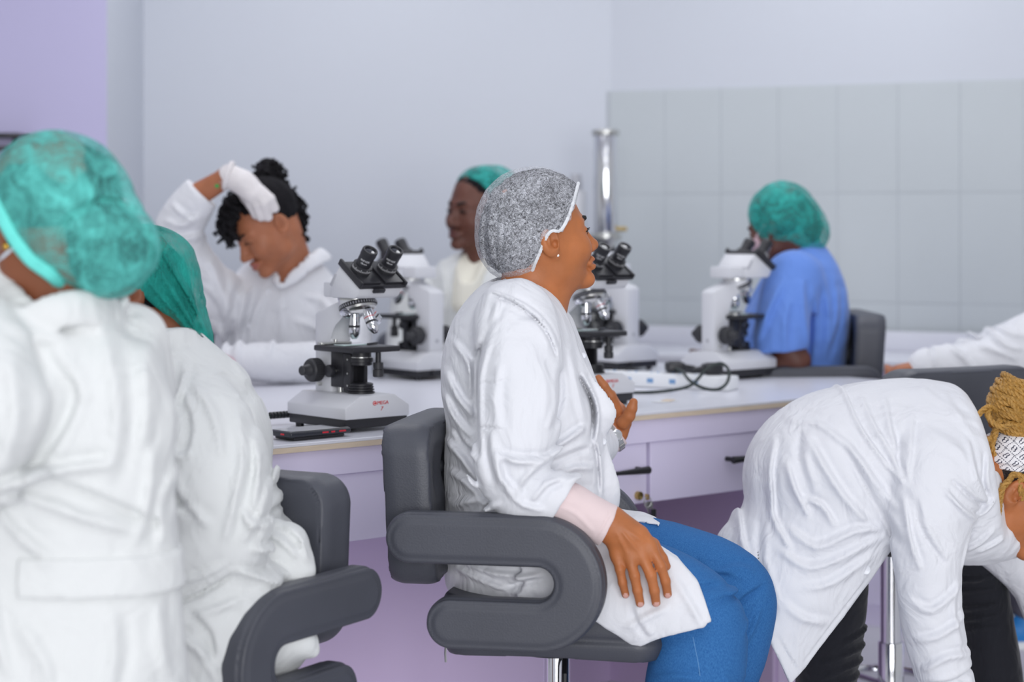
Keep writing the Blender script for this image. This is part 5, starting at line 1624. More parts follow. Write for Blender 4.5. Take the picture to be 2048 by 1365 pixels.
c1_a = loft([at(-70, 690, 2.67), at(-30, 770, 2.60), at(-4, 840, 2.575), at(-40, 920, 2.57), at(-110, 955, 2.58), at(-190, 962, 2.62)], [0.085, 0.074, 0.068, 0.064, 0.056, 0.048], ax=(0, 1, 0), k=0.008)
c1_b = loft([at(252, 690, 2.83), at(256, 820, 2.88), at(232, 920, 2.91), at(60, 980, 3.02)], [0.062, 0.060, 0.056, 0.045], ax=(0, 1, 0))
col1 = loft([at(36, 668, 2.66), at(100, 630, 2.655), at(178, 612, 2.69), at(236, 622, 2.78), at(200, 618, 2.86)], [0.010] * 5, [0.026, 0.026, 0.026, 0.026, 0.024], ax=(0.1, -1, 0.2))
fold1 = folds(2.66, [
    (([95, 705], [120, 740], [150, 790], [120, 870], [60, 950]), 18, -9), (([60, 690], [80, 760], [88, 820], [60, 920]), 16, 7), (([30, 955], [110, 935], [230, 925]), 14, 10), (([50, 975], [140, 1010], [260, 1060]), 14, 9), (([90, 950], [190, 990], [310, 1060]), 14, -8),
    (([190, 640], [230, 760], [240, 860], [220, 960]), 18, 7), (([270, 680], [290, 800], [280, 900]), 16, 6), (([300, 900], [295, 1000], [270, 1090]), 14, 8), (([10, 1000], [60, 1060], [120, 1110]), 14, 7),
    (([330, 960], [310, 1020], [320, 1100]), 10, 6), (([60, 1230], [110, 1300], [120, 1365]), 16, 6), (([230, 1220], [240, 1290], [230, 1365]), 16, 7), (([310, 1220], [320, 1300], [330, 1365]), 12, 6), (([10, 1160], [20, 1250], [50, 1330]), 14, 7),
    (([40, 640], [90, 670], [150, 690]), 16, 4), (([0, 760], [30, 830], [20, 900]), 12, 6), (([-20, 930], [20, 960], [70, 940]), 10, 7)])
c1f = DISP(SUB(0.006, U(0.015, U(0.02, c1_t, c1_b), c1_a, col1), cone(at(120, 540, D1), at(126, 640, D1), 0.074, 0.064)), fold1, ripple(0.004, 14, 41))
coat1 = sdf_obj('lab_coat', c1f, (-1.04, 2.42, 0.30), (-0.36, 3.12, 1.32), 0.0068, M['coat_warm'], p1, P1b)
b1 = lambda P: smax(DISP(c1_t, fold1, ripple(0.004, 14, 41))(P) - 0.007, np.abs(P[:, 2] - at(0, 1158, 2.62)[2] + 0.05 * (P[:, 0] + 0.6)) - 0.026, 0.004)
b1c = INT(0.003, b1, half((-1, 0, 0), at(38, 0, 2.62)))
sdf_obj('half_belt', b1c, (-0.72, 2.54, 0.78), (-0.36, 2.92, 0.98), 0.005, M['coat_warm'], coat1, P1b)
cap1 = U(0.012, ell(at(114, 390, D1), (0.098, 0.100, 0.091)), ell(at(212, 492, D1 - 0.03), (0.070, 0.072, 0.074)), ell(at(150, 440, D1), (0.090, 0.098, 0.090)), ell(at(122, 478, D1 - 0.005), (0.088, 0.096, 0.076)))
cut1 = poly_xz([(-60, 240), (-30, 330), (-6, 400), (20, 468), (60, 520), (104, 552), (150, 600), (180, 640), (420, 640), (420, 220), (-60, 220)], 2.68)
capf1 = INT(0.004, cap1, cut1)
g1 = folds(2.66, [(([150, 420], [120, 470], [130, 520]), 9, -5), (([140, 440], [200, 400], [270, 430]), 10, -6), (([270, 430], [300, 480], [290, 550]), 9, 4), (([170, 450], [190, 500], [180, 560]), 8, 4), (([215, 440], [235, 500], [225, 560]), 8, 4), (([60, 300], [70, 380], [90, 450]), 10, 3), (([150, 290], [160, 350], [150, 400]), 10, 3)])
hair1 = U(0.02, ell(at(116, 394, D1), (0.089, 0.091, 0.082)), ell(at(212, 494, D1 - 0.03), (0.058, 0.062, 0.062)))
sdf_obj('hair', DISP(INT(0.004, hair1, cut1), ripple(0.004, 40, 5)), (-0.85, 2.60, 1.2), (-0.42, 2.92, 1.56), 0.0065, M['hair'], p1, P1b)
cp1 = sdf_obj('bouffant_cap', DISP(capf1, g1, ripple(0.004, 26, 6)), (-0.86, 2.58, 1.2), (-0.40, 2.94, 1.58), 0.006, M['net_teal'], p1, P1b)
rm = [surf(cap1, x, y, 2.60, 2.80, 0.001) for (x, y) in ((-24, 372), (-4, 414), (20, 464), (58, 516), (100, 548), (140, 584), (176, 606))]
tube_obj('elastic_band', rm, 0.0095, M['band_teal'], cp1, P1b, 8)
q = h1.w(-0.079, -0.004, -0.030)
q = surf(head_field(h1), 13, 492, 2.55, 2.85, 0.002)
b = MB(); bmesh.ops.create_uvsphere(b.bm, u_segments=14, v_segments=8, radius=0.0055)
e = b.build('earring', M['gold'], p1); e.location = tuple(q - P1b)
mk = INT(0.002, lambda P: head_field(h1, ears=False)(P) - 0.006, lambda P: np.maximum(-(h1.loc(P)[:, 1] - 0.045), np.maximum(h1.loc(P)[:, 2] + 0.018, -(h1.loc(P)[:, 2] + 0.118))))
sdf_obj('face_mask', mk, (-0.92, 2.58, 1.15), (-0.55, 2.92, 1.45), 0.005, M['mask'], p1, P1b)
hf1 = head_field(h1)
st = [surf(hf1, x, y, 2.55, 2.85, 0.0015) for (x, y) in ((-8, 530), (8, 512), (22, 500), (34, 490))]
tube_obj('mask_strap', st, 0.0024, M['mask'], p1, P1b, 6)
st = [surf(hf1, x, y, 2.55, 2.85, 0.0015) for (x, y) in ((-14, 455), (-2, 448), (8, 440), (12, 430))]
tube_obj('mask_strap', st, 0.0024, M['mask'], p1, P1b, 6)

# ================================================================== the seated person behind
D2 = 3.46
P2b = np.array([at(420, 0, D2)[0], D2, 0.0])
p2 = person('person in white coat and long green cap bent forward on the chair at lower left', P2b)
h2 = head_frame(at(252, 588, 3.50), math.radians(190), math.radians(26), 0.0, 0.96)
neck2 = cone(h2.w(0, -0.02, -0.045), at(345, 740, D2), 0.046, 0.050)
tor2 = loft([at(350, 765, D2), at(392, 870, D2), at(416, 1050, D2), at(440, 1190, D2)], [0.05, 0.065, 0.08, 0.09], [0.07, 0.11, 0.12, 0.13], ax=(1, 0, 0))
leg2 = U(0.02, chain([at(420, 1190, 3.40), at(180, 1220, 3.20), at(175, 1600, 3.22)], [0.085, 0.065, 0.042]), chain([at(440, 1190, 3.56), at(120, 1220, 3.44), at(110, 1600, 3.44)], [0.085, 0.065, 0.042]))
arm2 = chain([at(385, 830, 3.36), at(440, 1050, 3.24), at(250, 1090, 3.22)], [0.05, 0.042, 0.03])
hand2 = simple_hand(at(250, 1090, 3.22), (-1, 0.2, 0), (0, 0.3, 1))
arm2b = chain([at(380, 790, 3.58), at(310, 930, 3.62), at(200, 866, 3.74)], [0.05, 0.042, 0.03])
hand2b = simple_hand(at(200, 866, 3.74), (-0.7, 0.6, 0.1), (0, 0.3, 1))
sdf_obj('body', U(0.012, U(0.02, head_field(h2), neck2, tor2), leg2, arm2, hand2, arm2b, hand2b), (-1.0, 3.0, 0.30), (-0.36, 3.95, 1.38), 0.0065, SK_DEEP, p2, P2b, lips_pick(h2))
c2_t = loft([at(338, 688, D2), at(352, 734, D2), at(372, 784, D2), at(392, 840, D2), at(408, 920, D2), at(416, 1000, D2), at(436, 1080, D2), at(450, 1160, D2), at(456, 1230, D2)],
            [0.050, 0.068, 0.090, 0.108, 0.116, 0.114, 0.120, 0.130, 0.13], [0.065, 0.115, 0.160, 0.170, 0.170, 0.165, 0.170, 0.18, 0.18], ax=(1, 0, 0), k=0.01)
c2_a = loft([at(380, 818, 3.36), at(404, 880, 3.28), at(422, 960, 3.235), at(436, 1050, 3.22), at(420, 1100, 3.21), at(340, 1110, 3.21), at(260, 1092, 3.22)], [0.074, 0.090, 0.094, 0.085, 0.074, 0.062, 0.05], ax=(0, 1, 0), k=0.01)
c2_d = U(0.03, loft([at(500, 1110, 3.36), at(560, 1110, 3.36), at(574, 1150, 3.34)], [0.05, 0.05, 0.035], [0.07, 0.055, 0.05], ax=(0, 1, 0)),
         ell(at(470, 1285, 3.36), (0.13, 0.12, 0.08)), loft([at(420, 1200, 3.26), at(400, 1290, 3.22), at(390, 1420, 3.22)], [0.12, 0.10, 0.10], [0.12, 0.12, 0.11], ax=(0, 1, 0)), loft([at(560, 1262, 3.30), at(600, 1280, 3.30), at(624, 1300, 3.30)], [0.05, 0.04, 0.02], [0.04, 0.03, 0.015], ax=(0, 1, 0)))
c2_b = loft([at(380, 790, 3.58), at(335, 880, 3.60), at(310, 930, 3.62), at(210, 870, 3.74)], [0.08, 0.07, 0.06, 0.045], ax=(0, 1, 0))
col2 = loft([at(330, 700, 3.38), at(352, 690, 3.39), at(376, 700, 3.44), at(366, 690, 3.54)], [0.010] * 4, [0.028, 0.030, 0.028, 0.022], ax=(0.6, -0.8, 0.1))
fold2 = folds(3.25, [
    (([385, 770], [420, 800], [450, 850], [460, 900]), 10, 6), (([360, 790], [390, 840], [385, 900]), 10, -7), (([355, 935], [375, 985], [420, 1015]), 12, -12), (([360, 1010], [400, 1000], [440, 1030]), 12, 8), (([355, 880], [372, 900], [400, 890]), 9, 6),
    (([480, 820], [500, 900], [490, 980], [470, 1060]), 12, 8), (([510, 860], [530, 930], [520, 1010]), 10, 8), (([500, 1000], [520, 1030], [550, 1040]), 10, 8), (([545, 950], [535, 1010], [505, 1060]), 9, 7),
    (([365, 1185], [420, 1165], [480, 1130]), 7, -9), (([370, 1140], [420, 1130], [470, 1105]), 10, 5), (([520, 1080], [555, 1095], [590, 1130]), 9, 8), (([560, 1070], [590, 1090], [605, 1140]), 8, 7), (([490, 1120], [530, 1140], [570, 1165]), 9, 8),
    (([360, 1240], [420, 1260], [460, 1330]), 12, 8), (([400, 1200], [440, 1240], [445, 1300]), 10, -7), (([365, 1300], [400, 1330], [410, 1365]), 10, 7), (([420, 1200], [460, 1190], [500, 1175]), 10, 6), (([420, 720], [450, 760], [480, 800]), 8, 4), (([350, 730], [362, 770], [350, 820]), 9, 5)])
c2f = DISP(SUB(0.005, U(0.016, U(0.02, c2_t, c2_b), c2_a, c2_d, col2), cone(at(300, 640, 3.47), at(352, 705, D2), 0.062, 0.052)), fold2, ripple(0.0035, 18, 51))
coat2 = sdf_obj('lab_coat', c2f, (-0.95, 3.02, 0.42), (-0.30, 3.92, 1.22), 0.0062, M['coat_warm'], p2, P2b)
in2 = loft([at(330, 690, 3.42), at(346, 690, 3.43), at(340, 670, 3.46)], [0.012] * 3, [0.02, 0.022, 0.02], ax=(0.6, -0.8, 0.1))
sdf_obj('shirt_collar', DISP(in2, ripple(0.002, 40, 3)), (-0.72, 3.34, 1.05), (-0.50, 3.56, 1.25), 0.005, M['coat_cream'], p2, P2b)
cap2 = U(0.03, ell(at(284, 548, 3.512), (0.092, 0.094, 0.088)), loft([at(320, 545, 3.53), at(362, 610, 3.53), at(394, 672, 3.53), at(412, 716, 3.53)], [0.066, 0.044, 0.026, 0.012], [0.075, 0.070, 0.055, 0.04], ax=(0.86, 0, 0.5)))
cut2 = poly_xz([(240, 440), (262, 540), (285, 585), (318, 620), (352, 662), (398, 706), (428, 732), (480, 740), (480, 420), (240, 420)], 3.45)
cut2 = poly_xz([(200, 420), (236, 560), (280, 580), (318, 622), (352, 662), (398, 706), (428, 732), (480, 740), (480, 420)], 3.45)
g2 = folds(3.45, [(([300, 500], [345, 580], [385, 660], [412, 712]), 6, 5), (([330, 500], [370, 580], [400, 660], [418, 712]), 6, 4), (([290, 540], [330, 600], [372, 660], [404, 706]), 5, 5), (([310, 490], [350, 560], [390, 640]), 5, -4)])
capf2 = DISP(INT(0.004, cap2, cut2), g2, ripple(0.002, 30, 9, (1, 1, 0.5)))
sdf_obj('hair', DISP(U(0.02, ell(at(278, 560, 3.51), (0.078, 0.084, 0.080)), loft([at(320, 560, 3.53), at(360, 622, 3.53)], [0.05, 0.03], [0.06, 0.05], ax=(0.86, 0, 0.5))), ripple(0.004, 50, 6)), (-0.80, 3.38, 1.10), (-0.50, 3.66, 1.38), 0.006, M['hair'], p2, P2b)
cp2 = sdf_obj('bouffant_cap', capf2, (-0.80, 3.36, 1.05), (-0.46, 3.68, 1.40), 0.005, M['net_teal2'], p2, P2b)
hf2 = head_field(h2)
for (x, y) in ((284, 639), (293, 637)):
    q = surf(hf2, x, y, 3.3, 3.6, 0.001)
    b = MB(); bmesh.ops.create_uvsphere(b.bm, u_segments=10, v_segments=6, radius=0.0032)
    e = b.build('ear_stud', M['pearl'], p2); e.location = tuple(q - P2b)
pt2 = U(0.015, chain([at(420, 1190, 3.40), at(180, 1220, 3.20), at(175, 1600, 3.22)], [0.095, 0.078, 0.055]), chain([at(440, 1190, 3.56), at(120, 1220, 3.44), at(110, 1600, 3.44)], [0.095, 0.078, 0.055]))
sdf_obj('trousers', pt2, (-1.0, 3.05, 0.30), (-0.35, 3.75, 0.90), 0.009, M['black_denim'], p2, P2b)

# ================================================================== the woman with the raised glove
D3 = 5.80
P3b = np.array([at(560, 0, D3)[0], D3, 0.0])
p3 = person('woman with black hair bun resting a white gloved hand on her bowed head', P3b)
h3 = head_frame(at(536, 455, 5.66), math.radians(180 + 28), math.radians(36), math.radians(2), 1.03)
neck3 = U(0.02, cone(h3.w(0, -0.03, -0.03), at(596, 575, D3), 0.054, 0.062), cone(h3.w(0, 0.0, -0.06), at(575, 580, D3 - 0.03), 0.045, 0.05))
tor3 = loft([at(590, 560, D3), at(570, 640, D3), at(560, 780, D3), at(560, 950, D3 + 0.1)], [0.07, 0.14, 0.14, 0.16], [0.06, 0.10, 0.10, 0.12], ax=(1, 0, 0))
arm3 = chain([at(440, 610, 5.72), at(350, 478, 5.60), at(402, 386, 5.53), at(458, 352, 5.50)], [0.05, 0.042, 0.033, 0.027])
arm3b = chain([at(690, 620, 5.76), at(680, 726, 5.62), at(520, 728, 5.46), at(452, 722, 5.44)], [0.05, 0.042, 0.032, 0.026])
leg3 = U(0.02, chain([at(500, 960, 5.9), at(500, 1000, 5.5), at(500, 1200, 5.5)], [0.085, 0.065, 0.045]), chain([at(620, 960, 5.9), at(620, 1000, 5.5), at(620, 1200, 5.5)], [0.085, 0.065, 0.045]))
hand3 = U(0.006,
    chain([at(458, 352, 5.50), at(486, 366, 5.495), at(506, 388, 5.49)], [0.030, 0.034, 0.026]), chain([at(462, 356, 5.50), at(498, 372, 5.50), at(522, 392, 5.50)], [0.026, 0.028, 0.020]),
    finger_chain([at(500, 385, 5.49), at(514, 410, 5.485), at(522, 434, 5.50)], 0.0135, 0.0105), finger_chain([at(512, 385, 5.485), at(528, 408, 5.48), at(536, 434, 5.50)], 0.0135, 0.0105),
    finger_chain([at(522, 382, 5.49), at(540, 398, 5.485), at(549, 417, 5.50)], 0.013, 0.0105), finger_chain([at(490, 385, 5.50), at(502, 408, 5.50), at(512, 430, 5.51)], 0.0125, 0.010),
    finger_chain([at(478, 372, 5.53), at(492, 396, 5.56), at(502, 412, 5.57)], 0.015, 0.011))
hand3b = simple_hand(at(452, 722, 5.44), (-0.25, -0.75, -0.10), (1, -0.2, 0.2), L=0.16)
hf3 = head_field(h3)
sdf_obj('body', U(0.012, U(0.02, hf3, neck3, tor3), arm3, arm3b, leg3, hand3, hand3b), (-1.05, 5.2, 0.45), (-0.36, 6.1, 1.56), 0.0055, SK_MID, p3, P3b, lips_pick(h3))
eye_parts(h3, p3, P3b, open_=False)
sdf_obj('glove', lambda P: hand3(P) - 0.0025, (-0.85, 5.40, 1.30), (-0.62, 5.62, 1.56), 0.004, M['glove'], p3, P3b)
cuffr = [at(457, 352, 5.50) + np.array([0.0 + 0.010 * math.cos(a), 0.034 * math.sin(a), 0.034 * math.cos(a)]) for a in np.linspace(0, 2 * math.pi, 20)]
tube_obj('glove_cuff', cuffr, 0.008, M['glove'], p3, P3b, 8, 1)
sdf_obj('glove', lambda P: hand3b(P) - 0.003, (-0.98, 5.2, 0.85), (-0.72, 5.52, 1.10), 0.005, M['mask_pink'], p3, P3b)
hairm = ell(h3.w(0, -0.022, 0.048), np.array([0.082, 0.098, 0.092]), h3.R)
hairline = half(h3.R @ np.array([0, 1.0, -0.55]), h3.w(0, 0.050, 0.045))
hair3 = INT(0.006, hairm, hairline)
hair3 = SUB(0.006, hair3, ell(h3.w(-0.075, 0.01, -0.01), np.array([0.05, 0.045, 0.05]), h3.R))
hair3 = DISP(hair3, ripple(0.003, 60, 13))
hobj = sdf_obj('hair', hair3, (-0.86, 5.48, 1.20), (-0.52, 5.86, 1.58), 0.005, M['hair'], p3, P3b)
r3 = random.Random(3)
def curl_tuft(name, c, n, spread, r, drop, parent, off, m, seed):
    """many short springy coils that make one tuft of hair"""
    rr = random.Random(seed)
    mb = MB()
    for k in range(n):
        a = rr.uniform(0, 6.28); e = rr.uniform(-1, 1); q = math.sqrt(1 - e * e) * rr.uniform(0.3, 1)
        p = np.array(c) + np.array([spread[0] * q * math.cos(a), spread[1] * q * math.sin(a), spread[2] * e])
        L = rr.uniform(0.6, 1.2) * drop
        ph = rr.uniform(0, 6.28); cr = r * rr.uniform(0.8, 1.5)
        dx, dy = rr.uniform(-0.4, 0.4), rr.uniform(-0.4, 0.4)
        pts = [p + np.array([cr * math.cos(ph + t * 9) + dx * L * t, cr * math.sin(ph + t * 9) + dy * L * t, -L * t]) for t in np.linspace(0, 1, 10)]
        mb.tube(pts, r * 0.62, 5)
    o = mb.build(name, m, parent, off=off)
    o['kind'] = 'stuff'
    return o
bun3 = ell(at(538, 350, 5.72), (0.046, 0.046, 0.046))
bo = sdf_obj('hair_bun', DISP(bun3, ripple(0.012, 55, 4)), at(536, 348, 5.74) - 0.07, at(536, 348, 5.74) + 0.07, 0.005, M['hair_curl'], hobj, P3b)
curl_tuft('bun_curls', at(538, 346, 5.71), 110, (0.050, 0.05, 0.042), 0.007, 0.03, hobj, P3b, M['hair_curl'], 1)
curl_tuft('bun_curls', at(556, 368, 5.70), 40, (0.03, 0.03, 0.028), 0.006, 0.03, hobj, P3b, M['hair_curl'], 7)
curl_tuft('front_curls', at(456, 425, 5.58), 90, (0.022, 0.045, 0.045), 0.007, 0.05, hobj, P3b, M['hair_curl'], 2)
curl_tuft('front_curls', at(468, 400, 5.58), 50, (0.022, 0.04, 0.030), 0.007, 0.04, hobj, P3b, M['hair_curl'], 12)
curl_tuft('nape_curls', at(594, 425, 5.72), 90, (0.024, 0.045, 0.050), 0.007, 0.05, hobj, P3b, M['hair_curl'], 3)
curl_tuft('nape_curls', at(580, 395, 5.71), 50, (0.018, 0.04, 0.035), 0.007, 0.05, hobj, P3b, M['hair_curl'], 33)
c3_t = loft([at(600, 545, D3), at(590, 560, D3), at(575, 590, D3), at(566, 640, D3), at(560, 710, D3), at(558, 790, D3), at(560, 900, D3)],
            [0.07, 0.115, 0.165, 0.188, 0.192, 0.19, 0.20], [0.06, 0.085, 0.115, 0.13, 0.13, 0.13, 0.14], ax=(1, 0, 0), k=0.01)
c3_a = INT(0.004, loft([at(448, 612, 5.72), at(400, 560, 5.67), at(366, 505, 5.62), at(356, 465, 5.59), at(374, 425, 5.56), at(398, 392, 5.535), at(412, 376, 5.525)], [0.088, 0.082, 0.072, 0.066, 0.062, 0.054, 0.048], ax=(0, 1, 0), k=0.008),
           half((0.70, 0, 0.72), at(404, 386, 5.53)))
c3_b = loft([at(688, 616, 5.76), at(690, 675, 5.70), at(676, 724, 5.62), at(600, 728, 5.52), at(520, 724, 5.46), at(470, 722, 5.44)], [0.085, 0.074, 0.066, 0.058, 0.052, 0.046], ax=(0, 1, 0), k=0.008)
c3_n = U(0.01, cone(at(588, 520, D3 - 0.06), at(566, 562, D3 - 0.13), 0.062, 0.012), cone(at(600, 500, D3), at(600, 545, D3), 0.066, 0.062))
col3 = U(0.006, loft([at(560, 572, 5.66), at(590, 552, 5.67), at(628, 520, 5.70), at(650, 508, 5.76), at(640, 510, 5.82)], [0.008] * 5, [0.014, 0.020, 0.024, 0.024, 0.022], ax=(0.5, -0.8, 0.5)),
         loft([at(560, 572, 5.66), at(548, 548, 5.68), at(548, 525, 5.74)], [0.008] * 3, [0.012, 0.016, 0.018], ax=(-0.5, -0.8, 0.4)))
fold3 = folds(5.68, [(([340, 470], [375, 480], [420, 470]), 9, 10), (([352, 520], [390, 530], [430, 560]), 9, 10), (([350, 440], [385, 450], [420, 430]), 8, 8), (([430, 520], [450, 580], [470, 640]), 10, 9), (([470, 560], [455, 640], [440, 710]), 9, 10), (([500, 570], [480, 650], [470, 720]), 9, 9), (([530, 580], [505, 650], [500, 720]), 9, 7),
    (([400, 570], [430, 600], [450, 650]), 9, -9), (([560, 590], [565, 650], [560, 700]), 6, 6), (([600, 590], [640, 600], [680, 640]), 9, 6), (([590, 640], [640, 660], [680, 700]), 9, 7), (([430, 640], [445, 680], [440, 720]), 8, 7), (([365, 410], [390, 430], [412, 445]), 7, 6)])
c3f = DISP(SUB(0.005, U(0.016, c3_t, c3_a, c3_b, col3), c3_n), fold3, ripple(0.005, 14, 61))
c3o = sdf_obj('lab_coat', c3f, (-1.10, 5.36, 0.62), (-0.36, 6.02, 1.50), 0.0075, M['coat'], p3, P3b)
for (x, y) in ((536, 582), (500, 652)):
    button(c3o, P3b, c3f, x, y, 5.4, 5.9, 0.008)
sdf_obj('trousers', U(0.02, chain([at(500, 960, 5.9), at(500, 1000, 5.5), at(500, 1200, 5.5)], [0.105, 0.085, 0.06]), chain([at(620, 960, 5.9), at(620, 1000, 5.5), at(620, 1200, 5.5)], [0.105, 0.085, 0.06])), (-0.95, 5.3, 0.3), (-0.35, 6.1, 0.85), 0.012, M['black_denim'], p3, P3b)
tt = [surf(arm3, x, y, 5.4, 5.7, 0.001) for (x, y) in ((434, 372), (443, 362))]
for p, mm, rr in zip(tt, ('net_green', 'glove'), (0.006, 0.006)):
    b = MB(); b.lathe(p, (0, -1, 0), [(0, rr), (0.001, rr * 0.8), (0.001, 0)], 12)
    b.build('paint_spot', mat('green_paint', lin(40, 160, 70), 0.6) if mm == 'net_green' else M['glove'], p3, off=P3b)

# ================================================================== the far person in the cream top
D4 = 6.35
P4b = np.array([at(950, 0, D4)[0], D4, 0.0])
p4 = person('dark skinned person in green cap and cream coat looking left at the far side', P4b)
h4 = head_frame(at(955, 424, 6.32), math.radians(180 + 42), math.radians(2), math.radians(-3), 1.06)
neck4 = cone(h4.w(0, -0.015, -0.04), at(965, 545, D4), 0.058, 0.066)
tor4 = loft([at(962, 540, D4), at(955, 620, D4), at(950, 780, D4), at(950, 920, D4)], [0.08, 0.16, 0.15, 0.16], [0.06, 0.10, 0.10, 0.12], ax=(1, 0, 0))
arm4 = U(0.02, chain([at(830, 600, D4), at(815, 720, 6.25), at(860, 745, 6.02)], [0.05, 0.042, 0.03]), chain([at(1070, 600, D4), at(1080, 720, 6.25), at(1020, 745, 6.02)], [0.05, 0.042, 0.03]))
hand4 = U(0.0, simple_hand(at(860, 745, 6.02), (0.3, -1, -0.02), (1, 0.2, 0)), simple_hand(at(1020, 745, 6.02), (-0.3, -1, -0.02), (-1, 0.2, 0)))
leg4 = U(0.02, chain([at(900, 920, 6.45), at(900, 960, 6.1), at(900, 1150, 6.1)], [0.085, 0.065, 0.045]), chain([at(1000, 920, 6.45), at(1000, 960, 6.1), at(1000, 1150, 6.1)], [0.085, 0.065, 0.045]))
sdf_obj('body', U(0.012, U(0.02, head_field(h4, nose_w=1.2, full=1.04), neck4, tor4), arm4, hand4, leg4), (-0.42, 5.78, 0.35), (0.20, 6.65, 1.60), 0.006, SK_DARK, p4, P4b, lips_pick(h4))
eye_parts(h4, p4, P4b, look=0.1)
hb4 = INT(0.004, ell(h4.w(0, -0.015, 0.042), np.array([0.080, 0.101, 0.092]), h4.R), half(h4.R @ np.array([0, 1.0, -0.65]), h4.w(0, 0.044, 0.06)))
sdf_obj('hair', DISP(hb4, ripple(0.002, 60, 2)), (-0.30, 6.14, 1.22), (0.06, 6.52, 1.60), 0.006, M['hair'], p4, P4b)
cap4 = INT(0.004, U(0.03, ell(h4.w(0, -0.022, 0.052), np.array([0.090, 0.104, 0.094]), h4.R), ell(h4.w(0, -0.085, 0.075), np.array([0.075, 0.065, 0.060]), h4.R)), half(h4.R @ np.array([0, 1.0, -0.75]), h4.w(0, 0.012, 0.055)))
cp4 = sdf_obj('bouffant_cap', DISP(cap4, ripple(0.004, 34, 9)), (-0.34, 6.12, 1.18), (0.12, 6.62, 1.64), 0.006, M['net_green'], p4, P4b)
c4_t = loft([at(964, 540, D4), at(960, 562, D4), at(954, 600, D4), at(950, 680, D4), at(950, 780, D4), at(950, 880, D4)], [0.075, 0.135, 0.195, 0.21, 0.20, 0.20], [0.07, 0.095, 0.12, 0.125, 0.125, 0.13], ax=(1, 0, 0))
c4_a = U(0.02, loft([at(832, 596, D4), at(815, 680, 6.30), at(818, 735, 6.2), at(858, 746, 6.04)], [0.08, 0.068, 0.06, 0.048], ax=(0, 1, 0)), loft([at(1070, 596, D4), at(1085, 680, 6.30), at(1078, 735, 6.2), at(1022, 746, 6.04)], [0.08, 0.068, 0.06, 0.048], ax=(0, 1, 0)))
c4_n = U(0.01, cone(at(950, 480, D4 - 0.05), at(930, 560, D4 - 0.13), 0.06, 0.02), cone(at(965, 470, D4), at(965, 540, D4), 0.068, 0.062))
f4 = folds(6.24, [(([880, 520], [890, 600], [880, 700]), 9, 9), (([920, 580], [925, 650], [915, 720]), 9, 8), (([850, 560], [860, 640], [855, 710]), 8, 8)])
sdf_obj('lab_coat', DISP(SUB(0.005, U(0.02, c4_t, c4_a), c4_n), f4, ripple(0.005, 14, 71)), (-0.46, 5.98, 0.62), (0.26, 6.56, 1.34), 0.009, M['coat_warm'], p4, P4b)
in4 = INT(0.004, SUB(0.004, loft([at(956, 528, D4 - 0.04), at(940, 552, D4 - 0.06), at(932, 610, D4 - 0.075)], [0.050, 0.054, 0.05], [0.06, 0.07, 0.07], ax=(1, 0, 0)), cone(at(952, 460, D4 - 0.05), at(936, 548, D4 - 0.13), 0.06, 0.03)), half((0, 1, 0), (0, D4 + 0.01, 0)))
sdf_obj('shirt_collar', DISP(in4, ripple(0.002, 30, 3)), (-0.30, 6.1, 1.0), (0.06, 6.5, 1.34), 0.006, M['coat_cream'], p4, P4b)
sdf_obj('trousers', U(0.02, chain([at(900, 920, 6.45), at(900, 960, 6.1), at(900, 1150, 6.1)], [0.105, 0.085, 0.06]), chain([at(1000, 920, 6.45), at(1000, 960, 6.1), at(1000, 1150, 6.1)], [0.105, 0.085, 0.06])), (-0.45, 5.95, 0.2), (0.2, 6.65, 0.80), 0.014, M['black_denim'], p4, P4b)

# ================================================================== the person in blue scrubs
D6 = 6.02
P6b = np.array([at(1605, 0, D6)[0], D6, 0.0])
p6 = person('person in blue scrubs and green cap bending to a microscope at the bench end', P6b)
h6 = head_frame(at(1558, 456, 6.0), math.radians(180 - 38), math.radians(20), 0.0, 0.98)
neck6 = cone(h6.w(0, -0.03, -0.04), at(1605, 545, D6), 0.056, 0.064)
tor6 = loft([at(1604, 540, D6), at(1606, 600, D6), at(1606, 740, D6), at(1610, 860, D6)], [0.07, 0.11, 0.105, 0.12], [0.10, 0.15, 0.14, 0.15], ax=(1, 0, 0))
arm6 = U(0.015, chain([at(1585, 575, 5.86), at(1570, 690, 5.80), at(1592, 722, 5.79), at(1500, 742, 5.83)], [0.052, 0.046, 0.044, 0.028]), chain([at(1590, 575, 6.19), at(1540, 690, 6.24), at(1480, 725, 6.10)], [0.05, 0.042, 0.03]))
hand6 = U(0.0, simple_hand(at(1500, 742, 5.83), (-1, 0.1, 0.05), (0.1, 0.5, 1)), simple_hand(at(1480, 725, 6.10), (-1, -0.3, 0.05), (0.1, 0.5, 1)))
leg6 = U(0.02, chain([at(1620, 870, 5.93), at(1500, 900, 5.93), at(1500, 1150, 5.93)], [0.085, 0.065, 0.045]), chain([at(1620, 870, 6.11), at(1500, 900, 6.11), at(1500, 1150, 6.11)], [0.085, 0.065, 0.045]))
sdf_obj('body', U(0.012, U(0.02, head_field(h6), neck6, tor6), arm6, hand6, leg6), (0.50, 5.66, 0.30), (1.12, 6.40, 1.56), 0.006, SK_DARK, p6, P6b, lips_pick(h6))
eye_parts(h6, p6, P6b, sides=(-1, 1))
hair6 = U(0.03, ell(at(1568, 436, 6.0), (0.096, 0.095, 0.094)), ell(at(1606, 456, 6.0), (0.060, 0.068, 0.066)))
cap6 = U(0.03, ell(at(1566, 432, 6.0), (0.106, 0.106, 0.106)), ell(at(1604, 464, 6.0), (0.084, 0.086, 0.086)))
cut6 = poly_xz([(1440, 330), (1484, 415), (1504, 452), (1536, 492), (1562, 520), (1600, 540), (1720, 540), (1720, 330), (1460, 330)], 5.95)
